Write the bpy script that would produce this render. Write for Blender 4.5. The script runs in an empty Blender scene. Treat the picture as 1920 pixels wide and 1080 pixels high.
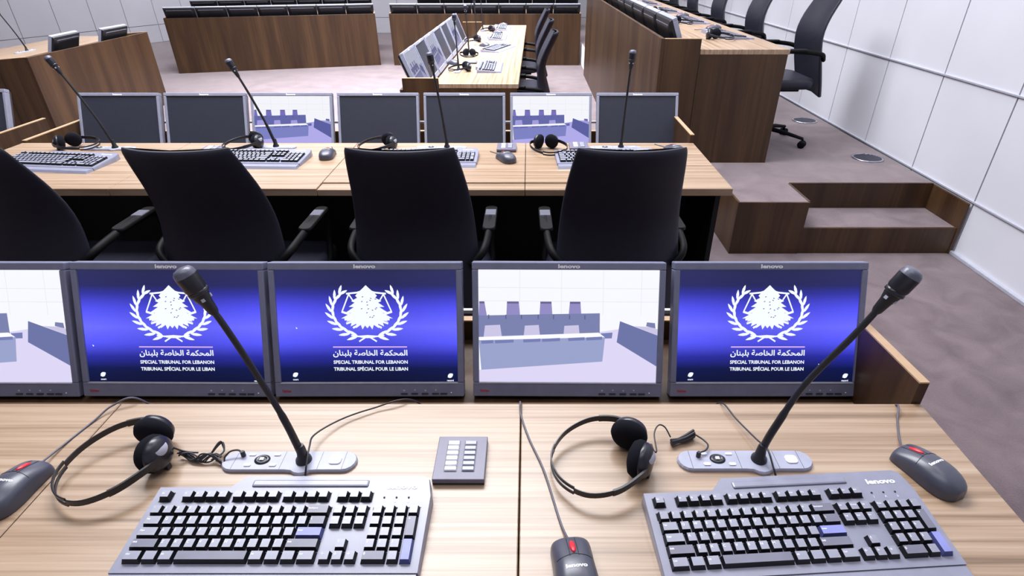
import bpy, math, random
from mathutils import Vector, Matrix
random.seed(7)
PI = math.pi
S = bpy.context.scene
COL = S.collection

# ------------------------------------------------------------------ camera, world, lights, exposure
FPX, CXP, HOR = 1066.0, 992.0, -85.0
PITCH = math.atan((540 - HOR) / FPX)
cam_d = bpy.data.cameras.new('camera'); cam = bpy.data.objects.new('camera', cam_d); COL.objects.link(cam)
cam_d.sensor_width = 36.0; cam_d.lens = 36.0 * FPX / 1920.0
cam_d.shift_x = -(CXP - 960.0) / 1920.0
cam_d.clip_start = 0.02
cam.location = (0, 0, 1.53); cam.rotation_euler = (PI / 2 - PITCH, 0, 0)
S.camera = cam

S.view_settings.view_transform = 'Standard'; S.view_settings.look = 'None'
S.view_settings.gamma = 1.0; S.view_settings.use_curve_mapping = False
S.view_settings.exposure = 0.0

w = bpy.data.worlds.new('world'); S.world = w; w.use_nodes = True
w.node_tree.nodes['Background'].inputs[0].default_value = (0.85, 0.88, 1.0, 1)
w.node_tree.nodes['Background'].inputs[1].default_value = 0.25

def area(loc, sx, sy, power, color=(0.93, 0.95, 1.0), spread=180, rot=(0, 0, 0)):
    l = bpy.data.lights.new('ceiling_or_fill_light', 'AREA'); l.shape = 'RECTANGLE'; l.size = sx; l.size_y = sy
    l.energy = power; l.color = color; l.spread = math.radians(spread)
    o = bpy.data.objects.new('ceiling_or_fill_light', l); COL.objects.link(o); o.location = loc; o.rotation_euler = rot
    return o
CEIL = 4.2
area((-1.1, 3.2, CEIL - 0.05), 3.4, 1.7, 370)              # over the front desks
area((-0.6, 0.2, CEIL - 0.05), 3.6, 1.2, 45)  # unseen fill light, added to lift the lower chair backs
area((-1.6, 7.3, CEIL - 0.05), 5.0, 5.0, 690, spread=95)  # over the well of the court
area((1.7, 4.8, CEIL - 0.05), 0.8, 8.0, 75)               # along the right wall
area((-4.5, 11.5, CEIL - 0.05), 6.0, 2.0, 230)

# ------------------------------------------------------------------ materials
def srgb(r, g, b):
    f = lambda c: (c / 255 / 12.92) if c / 255 <= 0.04045 else ((c / 255 + 0.055) / 1.055) ** 2.4
    return (f(r), f(g), f(b), 1)
def mat(name, col, rough=0.5, spec=0.5, metal=0.0, coat=0.0, noise=None, bump=None):
    m = bpy.data.materials.new(name); m.use_nodes = True
    nt = m.node_tree; b = nt.nodes['Principled BSDF']
    b.inputs['Base Color'].default_value = col; b.inputs['Roughness'].default_value = rough
    b.inputs['Specular IOR Level'].default_value = spec; b.inputs['Metallic'].default_value = metal
    b.inputs['Coat Weight'].default_value = coat; b.inputs['Coat Roughness'].default_value = 0.15
    tc = nt.nodes.new('ShaderNodeTexCoord')
    n = nt.nodes.new('ShaderNodeTexNoise'); n.inputs['Scale'].default_value = (noise or (40, 0))[0]; n.inputs['Detail'].default_value = 3
    nt.links.new(tc.outputs['Object'], n.inputs['Vector'])
    amt = (noise or (0, 0.06))[1]
    r = nt.nodes.new('ShaderNodeValToRGB')
    r.color_ramp.elements[0].position = 0.3; r.color_ramp.elements[1].position = 0.7
    r.color_ramp.elements[0].color = tuple(c * (1 - amt) for c in col[:3]) + (1,)
    r.color_ramp.elements[1].color = tuple(min(1, c * (1 + amt)) for c in col[:3]) + (1,)
    nt.links.new(n.outputs['Fac'], r.inputs['Fac']); nt.links.new(r.outputs['Color'], b.inputs['Base Color'])
    if bump:
        nb = nt.nodes.new('ShaderNodeTexNoise'); nb.inputs['Scale'].default_value = bump[0]
        nt.links.new(tc.outputs['Object'], nb.inputs['Vector'])
        bp = nt.nodes.new('ShaderNodeBump'); bp.inputs['Strength'].default_value = bump[1]; bp.inputs['Distance'].default_value = 0.002
        nt.links.new(nb.outputs['Fac'], bp.inputs['Height']); nt.links.new(bp.outputs['Normal'], b.inputs['Normal'])
    return m
def wood(name, stops, scale, rough=0.35, spec=0.5, scale2=None, fine=None):
    """veneer: long streaks; scale is the noise scale per axis (low along the grain)"""
    m = bpy.data.materials.new(name); m.use_nodes = True
    nt = m.node_tree; L = nt.links.new; b = nt.nodes['Principled BSDF']
    b.inputs['Roughness'].default_value = rough; b.inputs['Specular IOR Level'].default_value = spec
    tc = nt.nodes.new('ShaderNodeTexCoord')
    mp = nt.nodes.new('ShaderNodeMapping'); mp.inputs['Scale'].default_value = scale
    L(tc.outputs['Object'], mp.inputs['Vector'])
    n1 = nt.nodes.new('ShaderNodeTexNoise'); n1.inputs['Scale'].default_value = 1.0; n1.inputs['Detail'].default_value = 5
    n1.inputs['Roughness'].default_value = 0.62; n1.inputs['Distortion'].default_value = 0.35
    L(mp.outputs[0], n1.inputs['Vector'])
    mp2 = nt.nodes.new('ShaderNodeMapping'); mp2.inputs['Scale'].default_value = scale2 or tuple(s * 5 for s in scale)
    L(tc.outputs['Object'], mp2.inputs['Vector'])
    n2 = nt.nodes.new('ShaderNodeTexNoise'); n2.inputs['Scale'].default_value = 1.0; n2.inputs['Detail'].default_value = 4
    L(mp2.outputs[0], n2.inputs['Vector'])
    mx = nt.nodes.new('ShaderNodeMath'); mx.operation = 'MULTIPLY_ADD'; mx.inputs[1].default_value = 0.35
    sb = nt.nodes.new('ShaderNodeMath'); sb.operation = 'SUBTRACT'; sb.inputs[1].default_value = 0.5
    L(n2.outputs['Fac'], sb.inputs[0]); L(sb.outputs[0], mx.inputs[0]); L(n1.outputs['Fac'], mx.inputs[2])
    r = nt.nodes.new('ShaderNodeValToRGB'); cr = r.color_ramp
    cr.elements[0].position = stops[0][0]; cr.elements[0].color = stops[0][1]
    cr.elements[1].position = stops[-1][0]; cr.elements[1].color = stops[-1][1]
    for p, c in stops[1:-1]:
        e = cr.elements.new(p); e.color = c
    L(mx.outputs[0], r.inputs['Fac']); L(r.outputs['Color'], b.inputs['Base Color'])
    return m
def glow(name, col, strength=1.0):
    m = bpy.data.materials.new(name); m.use_nodes = True
    nt = m.node_tree; b = nt.nodes['Principled BSDF']
    b.inputs['Base Color'].default_value = (0.01, 0.01, 0.012, 1); b.inputs['Roughness'].default_value = 0.35
    b.inputs['Specular IOR Level'].default_value = 0.2
    b.inputs['Emission Color'].default_value = col; b.inputs['Emission Strength'].default_value = strength
    return m

M = {}
M['oak'] = wood('light_oak_veneer', [(0.25, srgb(108, 85, 64)), (0.42, srgb(143, 117, 92)), (0.56, srgb(163, 138, 114)), (0.78, srgb(178, 156, 134))], (0.8, 62, 8), 0.36, 0.75, (3.5, 260, 40))
M['oak_edge'] = mat('oak_edge_band', srgb(176, 146, 114), 0.45)
M['walnut'] = wood('dark_walnut_veneer', [(0.25, srgb(46, 29, 17)), (0.45, srgb(61, 41, 25)), (0.60, srgb(74, 52, 32)), (0.80, srgb(86, 62, 40))], (7, 7, 0.4), 0.42, 0.4, (60, 60, 2))
M['under'] = mat('under_desk_shade_black', srgb(14, 13, 16), 0.6, 0.3)  # shade under the desks put into a near-black panel colour
M['plaster'] = mat('white_wall_panel', srgb(212, 212, 220), 0.55, 0.3, noise=(1.6, 0.035))
M['joint'] = mat('grey_panel_joint', srgb(130, 130, 140), 0.6)
M['rail'] = mat('aluminium_wall_rail', srgb(190, 192, 204), 0.35, 0.6, 0.3)
M['ceiling'] = mat('white_ceiling_board', srgb(215, 216, 222), 0.8)
M['leather'] = mat('black_leather', srgb(36, 36, 48), 0.45, 0.3, bump=(600, 0.15))
M['chair_plastic'] = mat('black_chair_plastic', srgb(10, 10, 13), 0.6, 0.15)
M['arm_highlight'] = mat('grey_arm_highlight', srgb(96, 96, 108), 0.4, 0.5)  # grey of the highlight painted on the black arm pads
M['arm_pad'] = mat('grey_arm_pad', srgb(10, 10, 13), 0.55, 0.2)
M['slate'] = mat('slate_grey_plastic', srgb(116, 119, 144), 0.4, 0.5)
M['slate_lt'] = mat('light_grey_plastic', srgb(140, 142, 160), 0.38, 0.5)
M['silver'] = mat('silver_plastic', srgb(176, 178, 192), 0.35, 0.6)
M['dark'] = mat('charcoal_plastic', srgb(24, 25, 31), 0.4, 0.5)
M['darkgrey'] = mat('dark_grey_plastic', srgb(52, 54, 66), 0.38, 0.5)
M['backplate'] = mat('glossy_back_plate', srgb(120, 121, 136), 0.22, 0.9)
M['foam'] = mat('black_foam', srgb(23, 23, 30), 0.95, 0.1, bump=(900, 0.4))
M['gloss'] = mat('glossy_black_plastic', srgb(30, 31, 40), 0.3, 0.5)
M['kb'] = mat('keyboard_case_grey', srgb(130, 131, 150), 0.34, 0.8)
M['skirt'] = mat('key_skirt_black', srgb(18, 18, 24), 0.5, 0.4)
M['keytop'] = mat('key_top_grey', srgb(138, 140, 156), 0.32, 0.8)
M['keygrey'] = mat('key_top_mid_grey', srgb(108, 109, 126), 0.36, 0.6)
M['keyblue'] = mat('key_top_lavender', srgb(130, 135, 195), 0.4, 0.5)
M['keyblue_s'] = mat('key_skirt_blue', srgb(70, 74, 128), 0.5, 0.4)
M['legend'] = mat('white_print', srgb(225, 226, 235), 0.5)
M['logo'] = mat('white_logo_print', srgb(240, 241, 248), 0.4)
M['red'] = mat('red_rubber', srgb(200, 36, 52), 0.35)
M['redprint'] = mat('red_print', srgb(175, 38, 55), 0.5)
M['mousetop'] = mat('mouse_shell_grey', srgb(66, 68, 82), 0.33, 0.6)
M['mesh_cap'] = mat('grey_mesh_cap', srgb(86, 88, 104), 0.35, 0.6)
M['plate'] = mat('grey_microphone_plate', srgb(158, 160, 178), 0.38, 0.5)
M['button'] = mat('white_button', srgb(232, 233, 240), 0.4)
M['pad'] = mat('keypad_grey', srgb(104, 102, 122), 0.4, 0.5)
M['white'] = mat('white_bar', srgb(228, 228, 236), 0.4)
M['chrome'] = mat('chrome', srgb(190, 192, 205), 0.15, 0.8, 1.0)
M['cable'] = mat('grey_cable', srgb(86, 84, 98), 0.45)
M['cable_dk'] = mat('black_cable', srgb(34, 33, 40), 0.45)
M['screen_off'] = mat('unlit_screen', srgb(50, 53, 64), 0.28, 0.5)
M['paper'] = mat('white_paper', srgb(236, 236, 242), 0.7)

def carpet():
    m = bpy.data.materials.new('mauve_carpet'); m.use_nodes = True
    nt = m.node_tree; L = nt.links.new; b = nt.nodes['Principled BSDF']
    b.inputs['Roughness'].default_value = 0.95; b.inputs['Specular IOR Level'].default_value = 0.15
    b.inputs['Sheen Weight'].default_value = 1.0; b.inputs['Sheen Roughness'].default_value = 0.4; b.inputs['Sheen Tint'].default_value = (0.9, 0.82, 0.82, 1)
    tc = nt.nodes.new('ShaderNodeTexCoord')
    n = nt.nodes.new('ShaderNodeTexNoise'); n.inputs['Scale'].default_value = 5.5; n.inputs['Detail'].default_value = 7; n.inputs['Distortion'].default_value = 0.9
    n3 = nt.nodes.new('ShaderNodeTexNoise'); n3.inputs['Scale'].default_value = 160; n3.inputs['Detail'].default_value = 2
    L(tc.outputs['Object'], n.inputs['Vector']); L(tc.outputs['Object'], n3.inputs['Vector'])
    a = nt.nodes.new('ShaderNodeMath'); a.operation = 'MULTIPLY_ADD'; a.inputs[1].default_value = 0.35
    L(n3.outputs['Fac'], a.inputs[0]); L(n.outputs['Fac'], a.inputs[2])
    r = nt.nodes.new('ShaderNodeValToRGB')
    r.color_ramp.elements[0].position = 0.45; r.color_ramp.elements[0].color = srgb(90, 77, 81)
    r.color_ramp.elements[1].position = 0.9; r.color_ramp.elements[1].color = srgb(118, 104, 107)
    L(a.outputs[0], r.inputs['Fac']); L(r.outputs['Color'], b.inputs['Base Color'])
    bp = nt.nodes.new('ShaderNodeBump'); bp.inputs['Strength'].default_value = 0.3; bp.inputs['Distance'].default_value = 0.004
    L(n3.outputs['Fac'], bp.inputs['Height']); L(bp.outputs['Normal'], b.inputs['Normal'])
    return m
M['carpet'] = carpet()

def blue_screen():
    """what the display shows: a blue band, dark at the top and the bottom"""
    m = bpy.data.materials.new('blue_screen_picture'); m.use_nodes = True
    nt = m.node_tree; L = nt.links.new; b = nt.nodes['Principled BSDF']
    b.inputs['Base Color'].default_value = (0.01, 0.01, 0.012, 1); b.inputs['Roughness'].default_value = 0.35; b.inputs['Specular IOR Level'].default_value = 0.2
    tc = nt.nodes.new('ShaderNodeTexCoord'); sp = nt.nodes.new('ShaderNodeSeparateXYZ'); L(tc.outputs['Object'], sp.inputs[0])
    mr = nt.nodes.new('ShaderNodeMapRange'); mr.inputs['From Min'].default_value = 0.033; mr.inputs['From Max'].default_value = 0.308
    L(sp.outputs['Z'], mr.inputs['Value'])
    r = nt.nodes.new('ShaderNodeValToRGB'); cr = r.color_ramp
    cr.elements[0].position = 0.0; cr.elements[0].color = srgb(6, 12, 48)
    cr.elements[1].position = 1.0; cr.elements[1].color = srgb(38, 40, 84)
    for p, c in [(0.13, srgb(6, 18, 70)), (0.24, srgb(36, 40, 150)), (0.36, srgb(78, 80, 232)), (0.50, srgb(100, 100, 250)), (0.66, srgb(74, 74, 225)), (0.79, srgb(44, 46, 150)), (0.86, srgb(34, 36, 92))]:
        e = cr.elements.new(p); e.color = c
    L(mr.outputs[0], r.inputs['Fac'])
    ab = nt.nodes.new('ShaderNodeMath'); ab.operation = 'ABSOLUTE'; L(sp.outputs['X'], ab.inputs[0])
    mr2 = nt.nodes.new('ShaderNodeMapRange'); mr2.inputs['From Min'].default_value = 0.05; mr2.inputs['From Max'].default_value = 0.21
    mr2.inputs['To Min'].default_value = 0.95; mr2.inputs['To Max'].default_value = 1.25
    L(ab.outputs[0], mr2.inputs['Value'])
    L(r.outputs['Color'], b.inputs['Emission Color']); L(mr2.outputs[0], b.inputs['Emission Strength'])
    return m
M['blue'] = blue_screen()
M['emblem'] = glow('emblem_white', srgb(238, 244, 255), 1.1)
M['blue_fleck'] = glow('emblem_fleck', srgb(88, 96, 170), 0.9)
M['linepink'] = glow('emblem_line', srgb(205, 170, 240), 1.0)
PC = {'white': srgb(248, 249, 255), 'grid': srgb(226, 228, 242), 'bench2': srgb(122, 129, 174), 'bench1': srgb(154, 163, 204), 'chair': srgb(146, 140, 196), 'chairtop': srgb(98, 98, 140),
      'seat': srgb(204, 198, 230), 'floor': srgb(222, 216, 246), 'side': srgb(108, 116, 166), 'top': srgb(252, 252, 255), 'shade': srgb(118, 126, 180)}
for k, c in PC.items(): M['pic_' + k] = glow('picture_' + k, c, 1.0)
for k, c in PC.items(): M['pid_' + k] = glow('dim_picture_' + k, tuple(v * f for v, f in zip(c[:3], (0.62, 0.60, 0.92))) + (1,) if k not in ('white', 'grid', 'top') else c, 0.95)

for k, c in PC.items(): M['pib_' + k] = glow('faint_picture_' + k, tuple(v * f for v, f in zip(c[:3], (0.8, 0.82, 1.0))) + (1,), 0.5)

# ------------------------------------------------------------------ mesh building
class MB:
    def __init__(s): s.v = []; s.f = []; s.m = []; s.s = []; s.T = Matrix.Identity(4)
    def add(s, vs, fs, mi=0, smooth=False):
        o = len(s.v); s.v += [tuple(s.T @ Vector(v)) for v in vs]
        for f in fs: s.f.append([o + i for i in f]); s.m.append(mi); s.s.append(smooth)
    def box(s, a, b, mi=0):
        (x0, y0, z0), (x1, y1, z1) = a, b
        s.add([(x0,y0,z0),(x1,y0,z0),(x1,y1,z0),(x0,y1,z0),(x0,y0,z1),(x1,y0,z1),(x1,y1,z1),(x0,y1,z1)],
              [(0,3,2,1),(4,5,6,7),(0,1,5,4),(1,2,6,5),(2,3,7,6),(3,0,4,7)], mi)
    def frustum(s, a, b, ins, mi=0, mt=None):
        (x0, y0, z0), (x1, y1, z1) = a, b
        l, r, f, k = ins
        s.add([(x0,y0,z0),(x1,y0,z0),(x1,y1,z0),(x0,y1,z0),(x0+l,y0+f,z1),(x1-r,y0+f,z1),(x1-r,y1-k,z1),(x0+l,y1-k,z1)],
              [(0,1,5,4),(1,2,6,5),(2,3,7,6),(3,0,4,7)], mi)
        s.add([(x0+l,y0+f,z1),(x1-r,y0+f,z1),(x1-r,y1-k,z1),(x0+l,y1-k,z1)], [(0,1,2,3)], mi if mt is None else mt)
    def prism(s, poly, axis, a, b, mi=0):
        """poly: 2-D outline; axis 0/1/2 is the extrusion axis"""
        def P(p, t):
            return [(t, p[0], p[1]), (p[0], t, p[1]), (p[0], p[1], t)][axis]
        n = len(poly); vs = [P(p, a) for p in poly] + [P(p, b) for p in poly]
        fs = [tuple(range(n)), tuple(range(2 * n - 1, n - 1, -1))] + [(i, (i + 1) % n, (i + 1) % n + n, i + n)[::-1] for i in range(n)]
        s.add(vs, fs, mi)
    def rings(s, rs, mi=0, closed=True, caps=True, smooth=True):
        n = len(rs[0]); vs = [p for r in rs for p in r]; fs = []
        for k in range(len(rs) - 1):
            for i in range(n if closed else n - 1):
                j = (i + 1) % n; fs.append((k * n + i, k * n + j, (k + 1) * n + j, (k + 1) * n + i))
        s.add(vs, fs, mi, smooth)
        if caps and closed:
            s.add(rs[0], [tuple(range(n))[::-1]], mi); s.add(rs[-1], [tuple(range(n))], mi)
    def tube(s, pts, r, n=8, mi=0, flat=1.0, caps=True):
        pts = [Vector(p) for p in pts]; rs = []
        up = Vector((0, 0, 1)); prev = None
        for i, p in enumerate(pts):
            t = (pts[min(i + 1, len(pts) - 1)] - pts[max(i - 1, 0)]).normalized()
            if prev is None:
                a = t.cross(up);  a = t.cross(Vector((1, 0, 0))) if a.length < 1e-3 else a
            else: a = prev - t * prev.dot(t)
            a.normalize(); prev = a; b = t.cross(a)
            rr = r[i] if isinstance(r, (list, tuple)) else r
            rs.append([tuple(p + a * math.cos(2 * PI * k / n) * rr + b * math.sin(2 * PI * k / n) * rr * flat) for k in range(n)])
        s.rings(rs, mi, caps=caps)
    def lathe(s, prof, n=24, mi=0, caps=True):
        rs = [[(r * math.cos(2 * PI * k / n), r * math.sin(2 * PI * k / n), z) for k in range(n)] for r, z in prof]
        s.rings(rs, mi, caps=caps)
    def build(s, name, mats, parent=None, bevel=0, seg=2, label=None):
        me = bpy.data.meshes.new(name); me.from_pydata(s.v, [], s.f)
        for m in (mats if isinstance(mats, (list, tuple)) else [mats]): me.materials.append(M[m] if isinstance(m, str) else m)
        me.polygons.foreach_set('material_index', s.m); me.polygons.foreach_set('use_smooth', s.s); me.update()
        o = bpy.data.objects.new(name, me); COL.objects.link(o)
        if parent: o.parent = parent
        if bevel:
            b = o.modifiers.new('bevel', 'BEVEL'); b.width = bevel; b.segments = seg; b.limit_method = 'ANGLE'; b.angle_limit = math.radians(40)
        if label: o['label'] = label
        return o
def rrect(x0, y0, x1, y1, r, n=5):
    out = []
    for cx, cy, a in ((x1 - r, y1 - r, 0), (x0 + r, y1 - r, 90), (x0 + r, y0 + r, 180), (x1 - r, y0 + r, 270)):
        for k in range(n + 1):
            t = math.radians(a + 90 * k / n); out.append((cx + r * math.cos(t), cy + r * math.sin(t)))
    return out
def smooth_path(pts, n=6):
    pts = [Vector(p) for p in pts]; out = []
    P = [pts[0] * 2 - pts[1]] + pts + [pts[-1] * 2 - pts[-2]]
    for i in range(1, len(P) - 2):
        for k in range(n):
            t = k / n; a, b, c, d = P[i - 1:i + 3]
            out.append(0.5 * ((2 * b) + (c - a) * t + (2 * a - 5 * b + 4 * c - d) * t * t + (3 * b - a - 3 * c + d) * t ** 3))
    out.append(pts[-1]); return out
_tc = {}
def text_polys(body, size, align='CENTER', extra=0.0):
    k = (body, size, align, extra)
    if k not in _tc:
        c = bpy.data.curves.new('t', 'FONT'); c.body = body; c.size = size; c.align_x = align; c.resolution_u = 2; c.offset = extra
        o = bpy.data.objects.new('t', c); COL.objects.link(o); bpy.context.view_layer.update()
        me = bpy.data.meshes.new_from_object(o.evaluated_get(bpy.context.evaluated_depsgraph_get()))
        _tc[k] = ([tuple(v.co) for v in me.vertices], [tuple(p.vertices) for p in me.polygons])
        bpy.data.objects.remove(o); bpy.data.curves.remove(c); bpy.data.meshes.remove(me)
    return _tc[k]
def put_text(mb, body, size, T, mi=0, align='CENTER', extra=0.0, sx=1.0):
    v, f = text_polys(body, size, align, extra)
    old = mb.T; mb.T = old @ T; mb.add([(a * sx, b, 0) for a, b, _ in v], f, mi); mb.T = old
FRONT = Matrix.Rotation(PI / 2, 4, 'X')        # text plane XY -> XZ, facing -Y

def tag(o, label=None, cat=None, group=None, kind=None):
    if label: o['label'] = label
    if cat: o['category'] = cat
    if group: o['group'] = group
    if kind: o['kind'] = kind
    return o
def thing(name, loc=(0, 0, 0), rz=0, rx=0):
    o = bpy.data.objects.new(name, None); COL.objects.link(o); o.location = loc; o.rotation_euler = (rx, 0, rz); o.empty_display_size = 0.05
    return o
KIDS = {}
def kids(o): return [c for c in o.children]
def copy_tree(o, parent=None):
    c = o.copy(); COL.objects.link(c); c.parent = parent
    for ch in kids(o): copy_tree(ch, c)
    return c
def place(proto, used, loc, rz, label, cat, group=None, rx=None, cond=None):
    o = proto if not used else copy_tree(proto)
    o.location = loc
    o.rotation_euler = (proto.rotation_euler.x if rx is None else rx, 0, rz)
    tag(o, label, cat, group)
    return o
class Kind:
    """builds the first thing of a kind on demand; later ones are copies"""
    def __init__(s, make): s.make = make; s.p = None
    def __call__(s, loc, rz, label, cat, group=None, scale=None):
        if s.p is None: s.p = s.make(); o = s.p
        else: o = copy_tree(s.p)
        o.location = loc; o.rotation_euler = (s.p.rotation_euler.x, 0, rz)
        o.scale = scale or (1, 1, 1)
        if 'group' in o: del o['group']
        return tag(o, label, cat, group)

# ------------------------------------------------------------------ the room
def struct(name, mb, mats, bevel=0): return tag(mb.build(name, mats, bevel=bevel), kind='structure')
WX = 2.51
b = MB(); b.box((-12.5, -3, -0.1), (WX + 0.1, 14.2, 0)); struct('floor', b, 'carpet')
b = MB(); b.box((-12.5, -3, CEIL), (WX + 0.1, 14.2, CEIL + 0.1)); struct('ceiling', b, 'ceiling')
def panel_wall(L, z_rows, pitch, off, x_dir=1):
    """panels in the local XZ plane, facing -Y, on a grey backing"""
    b = MB(); b.box((0, 0.012, 0), (L, 0.1, CEIL), 1)
    g = 0.005
    xs = [0.0]; x = off
    while x < L - 0.02:
        if x > 0.02: xs.append(x)
        x += pitch
    xs.append(L)
    for z0, z1 in zip(z_rows[:-1], z_rows[1:]):
        for a, c in zip(xs[:-1], xs[1:]): b.box((a + g, 0, z0 + g), (c - g, 0.02, z1 - g), 0)
    return b
ROWS = [0.0, 0.32, 0.905, 1.49, 2.075, 2.66, 3.245, 3.83, CEIL]
def wall(name, p0, p1, off=0.0, rows=ROWS):
    d = Vector((p1[0] - p0[0], p1[1] - p0[1], 0)); L = d.length
    o = struct(name, panel_wall(L, rows, 0.605, off), ['plaster', 'joint'])
    o.location = (p0[0], p0[1], 0); o.rotation_euler = (0, 0, math.atan2(d.y, d.x)); return o
# local +X runs along the wall, local -Y faces the room
wall('wall_right', (WX, 14.1), (WX, -3.0), off=(14.1 - 3.01) % 0.605)
wall('wall_back', (-6.75, 14.0), (WX, 14.0), off=0.2)
wall('wall_left', (-11.2, 4.6), (-6.75, 14.0), off=0.3)
wall('wall_left_front', (-11.2, -3.0), (-11.2, 4.6), off=0.3)
wall('wall_front', (WX, -2.95), (-11.2, -2.95), off=0.3)
n = 1
for z in (0.325, 0.905):
    b = MB(); b.box((WX - 0.010, -2.9, z - 0.0055), (WX + 0.005, 13.9, z + 0.0055)); struct('trim_%d' % n, b, 'rail', 0.002); n += 1
b = MB(); b.box((WX - 0.02, -2.9, 0), (WX + 0.005, 3.02, 0.02)); struct('baseboard_right', b, 'rail', 0.003)

# raised platform for the judges, its steps and their walnut fascias
PZ = 0.32
b = MB(); b.prism([(1.195, 3.025), (1.585, 3.025), (1.598, 3.345), (WX - 0.03, 3.345), (WX - 0.03, 13.9), (0.84, 13.9), (0.84, 3.76), (1.195, 3.76)], 2, 0.001, PZ); struct('floor_platform', b, 'carpet')
b = MB(); b.box((1.587, 3.035, 0.001), (WX - 0.03, 3.344, 0.16)); struct('floor_step', b, 'carpet')
def fascia(a, c):
    global n
    b = MB(); b.box(a, c); struct('trim_%d' % n, b, 'walnut'); n += 1
fascia((1.183, 3.013, 0), (1.588, 3.025, PZ + 0.002))            # front of the block
fascia((1.183, 3.025, 0), (1.195, 3.76, PZ + 0.002))             # left side of the block
fascia((1.588, 3.018, 0), (WX - 0.02, 3.034, 0.162))             # riser of the lower step
fascia((1.600, 3.329, 0.161), (WX - 0.03, 3.344, PZ + 0.002))    # riser of the upper step
fascia((1.5865, 3.035, 0.161), (1.599, 3.328, PZ + 0.002))       # right side of the block
fascia((WX - 0.028, 3.012, 0), (WX - 0.015, 3.344, PZ - 0.006))     # cheek at the wall

# round floor grilles
def make_grille():
    t = thing('floor_grille')
    b = MB(); b.lathe([(0.001, 0.001), (0.1, 0.001), (0.1, 0.006), (0.088, 0.008), (0.085, 0.004), (0.001, 0.004)], 32, caps=False); b.build('rim', 'chrome', t)
    b = MB()
    for k in range(-4, 5):
        y = k * 0.018; h = math.sqrt(max(0.0, 0.085 ** 2 - y * y)); b.box((-h, y - 0.005, 0.004), (h, y + 0.005, 0.0075))
    b.build('grating', 'darkgrey', t)
    return t
grille = Kind(make_grille)
grille((2.325, 4.855, PZ), 0.3, 'round floor grille in the carpet farther up the platform', 'floor grille', 'round grilles in the platform floor')
grille((2.33, 3.83, PZ), 0.3, 'round floor grille in the carpet nearest the steps', 'floor grille', 'round grilles in the platform floor')

# ------------------------------------------------------------------ desks
U = 0.8175
def make_desk(L, D=0.628, W=0.30, DZ=0.74, z0=0.0, front_top=0.66, cheek_top=(0.782, 0.765), cheek_left=None, cheek_back=None, units=None, end_x=(True, True), board=0.03, bar=False, low_strip=None, full_end=False):
    """x along the desk, users at y<0; y 0..D worktop, D..D+W the sunken monitor tray"""
    t = thing('court_desk'); units = units or max(1, round(L / U)); u = L / units
    for k in range(units):
        b = MB(); g = 0.0012
        x0, x1 = k * u + g, (k + 1) * u - g
        if low_strip and k in low_strip:
            xe = x0 + (x1 - x0) * low_strip[k]
            b.box((x0, 0.075, DZ - board), (x1, D, DZ)); b.box((x0, 0.0, DZ - board), (xe, 0.069, DZ - 0.004))
            b.box((x0, 0.069, DZ - board), (xe, 0.075, DZ - 0.016))
            if xe < x1 - 0.01: b.box((xe, 0.0, DZ - board), (x1, 0.075, DZ))
        else: b.box((x0, 0, DZ - board), (x1, D, DZ))
        o = b.build('worktop', 'oak', t, 0.0015, 1)
        o.location = (0, 0, 0)
    tz = DZ - 0.14
    b = MB(); b.box((0.02, D + 0.001, tz - 0.02), (L - 0.02, D + 0.16, tz), 0); b.box((0.02, D + 0.16, tz - 0.02), (L - 0.02, D + W - 0.002, tz), 1); b.build('monitor_tray', ['oak', 'walnut'], t)
    b = MB(); b.box((0.0, D + W, z0), (L, D + W + 0.022, front_top)); b.build('front_panel', 'walnut', t, 0.001, 1)
    b = MB(); b.box((0.03, 0.42, z0 + 0.06), (L - 0.03, 0.44, DZ - board - 0.002)); b.box((0.03, D - 0.02, tz), (L - 0.03, D - 0.002, DZ - board - 0.001)); b.build('modesty_panel', 'under', t)
    cb = cheek_back if cheek_back is not None else D + W
    ct_ = cheek_top
    for x in (0.0, L - 0.02):
        cheek_top = cheek_left if (x == 0.0 and cheek_left) else ct_
        b = MB(); b.prism([(D + 0.002, z0), (cb - 0.001, z0), (cb - 0.001, cheek_top[1]), (D + 0.002, cheek_top[0])], 0, x, x + 0.02); b.prism([(D + 0.002, cheek_top[0] + 0.0005), (cb - 0.001, cheek_top[1] + 0.0005), (cb - 0.001, cheek_top[1] + 0.004), (D + 0.002, cheek_top[0] + 0.004)], 0, x, x + 0.02, 1)
        b.build('side_panel', ['walnut', 'oak_edge'], t)
        e = 0.0 if full_end else 0.035
        xa = x + (e if x == 0 else -e)
        b = MB(); b.box((xa, 0.03 if not full_end else 0.01, z0), (xa + 0.02, D - 0.001, DZ - board - 0.001)); b.build('end_panel', 'walnut' if full_end else 'under', t)
    if bar:
        b = MB(); b.box((0.03, D + W - 0.055, 0.722), (L - 0.03, D + W - 0.045, 0.732))
        b.build('cable_bar', 'white', t)
        b = MB(); b.box((0.0, D + W, front_top), (L, D + W + 0.022, front_top + 0.004)); b.build('panel_edge', 'oak_edge', t)
    return t
XL = -2.465
d1 = make_desk(-XL + 0.8, D=0.628, W=0.42, front_top=0.66, cheek_top=(0.790, 0.768), bar=True)
d1.location = (XL, 0.253, 0); tag(d1, 'pale oak desk in the foreground with keyboards and five monitors along its back', 'desk')
d2 = make_desk(-XL + 0.8, D=0.628, W=0.50, front_top=0.66, cheek_top=(0.776, 0.776), cheek_left=(0.748, 0.748), bar=True, low_strip={2: 1.0, 3: 0.6})
d2.location = (XL, 2.115, 0); tag(d2, 'pale oak desk in the second row, behind the four black chairs', 'desk')
dl = make_desk(1.6, D=0.628, W=0.50, front_top=0.66, cheek_top=(0.728, 0.728), full_end=True)
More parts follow.
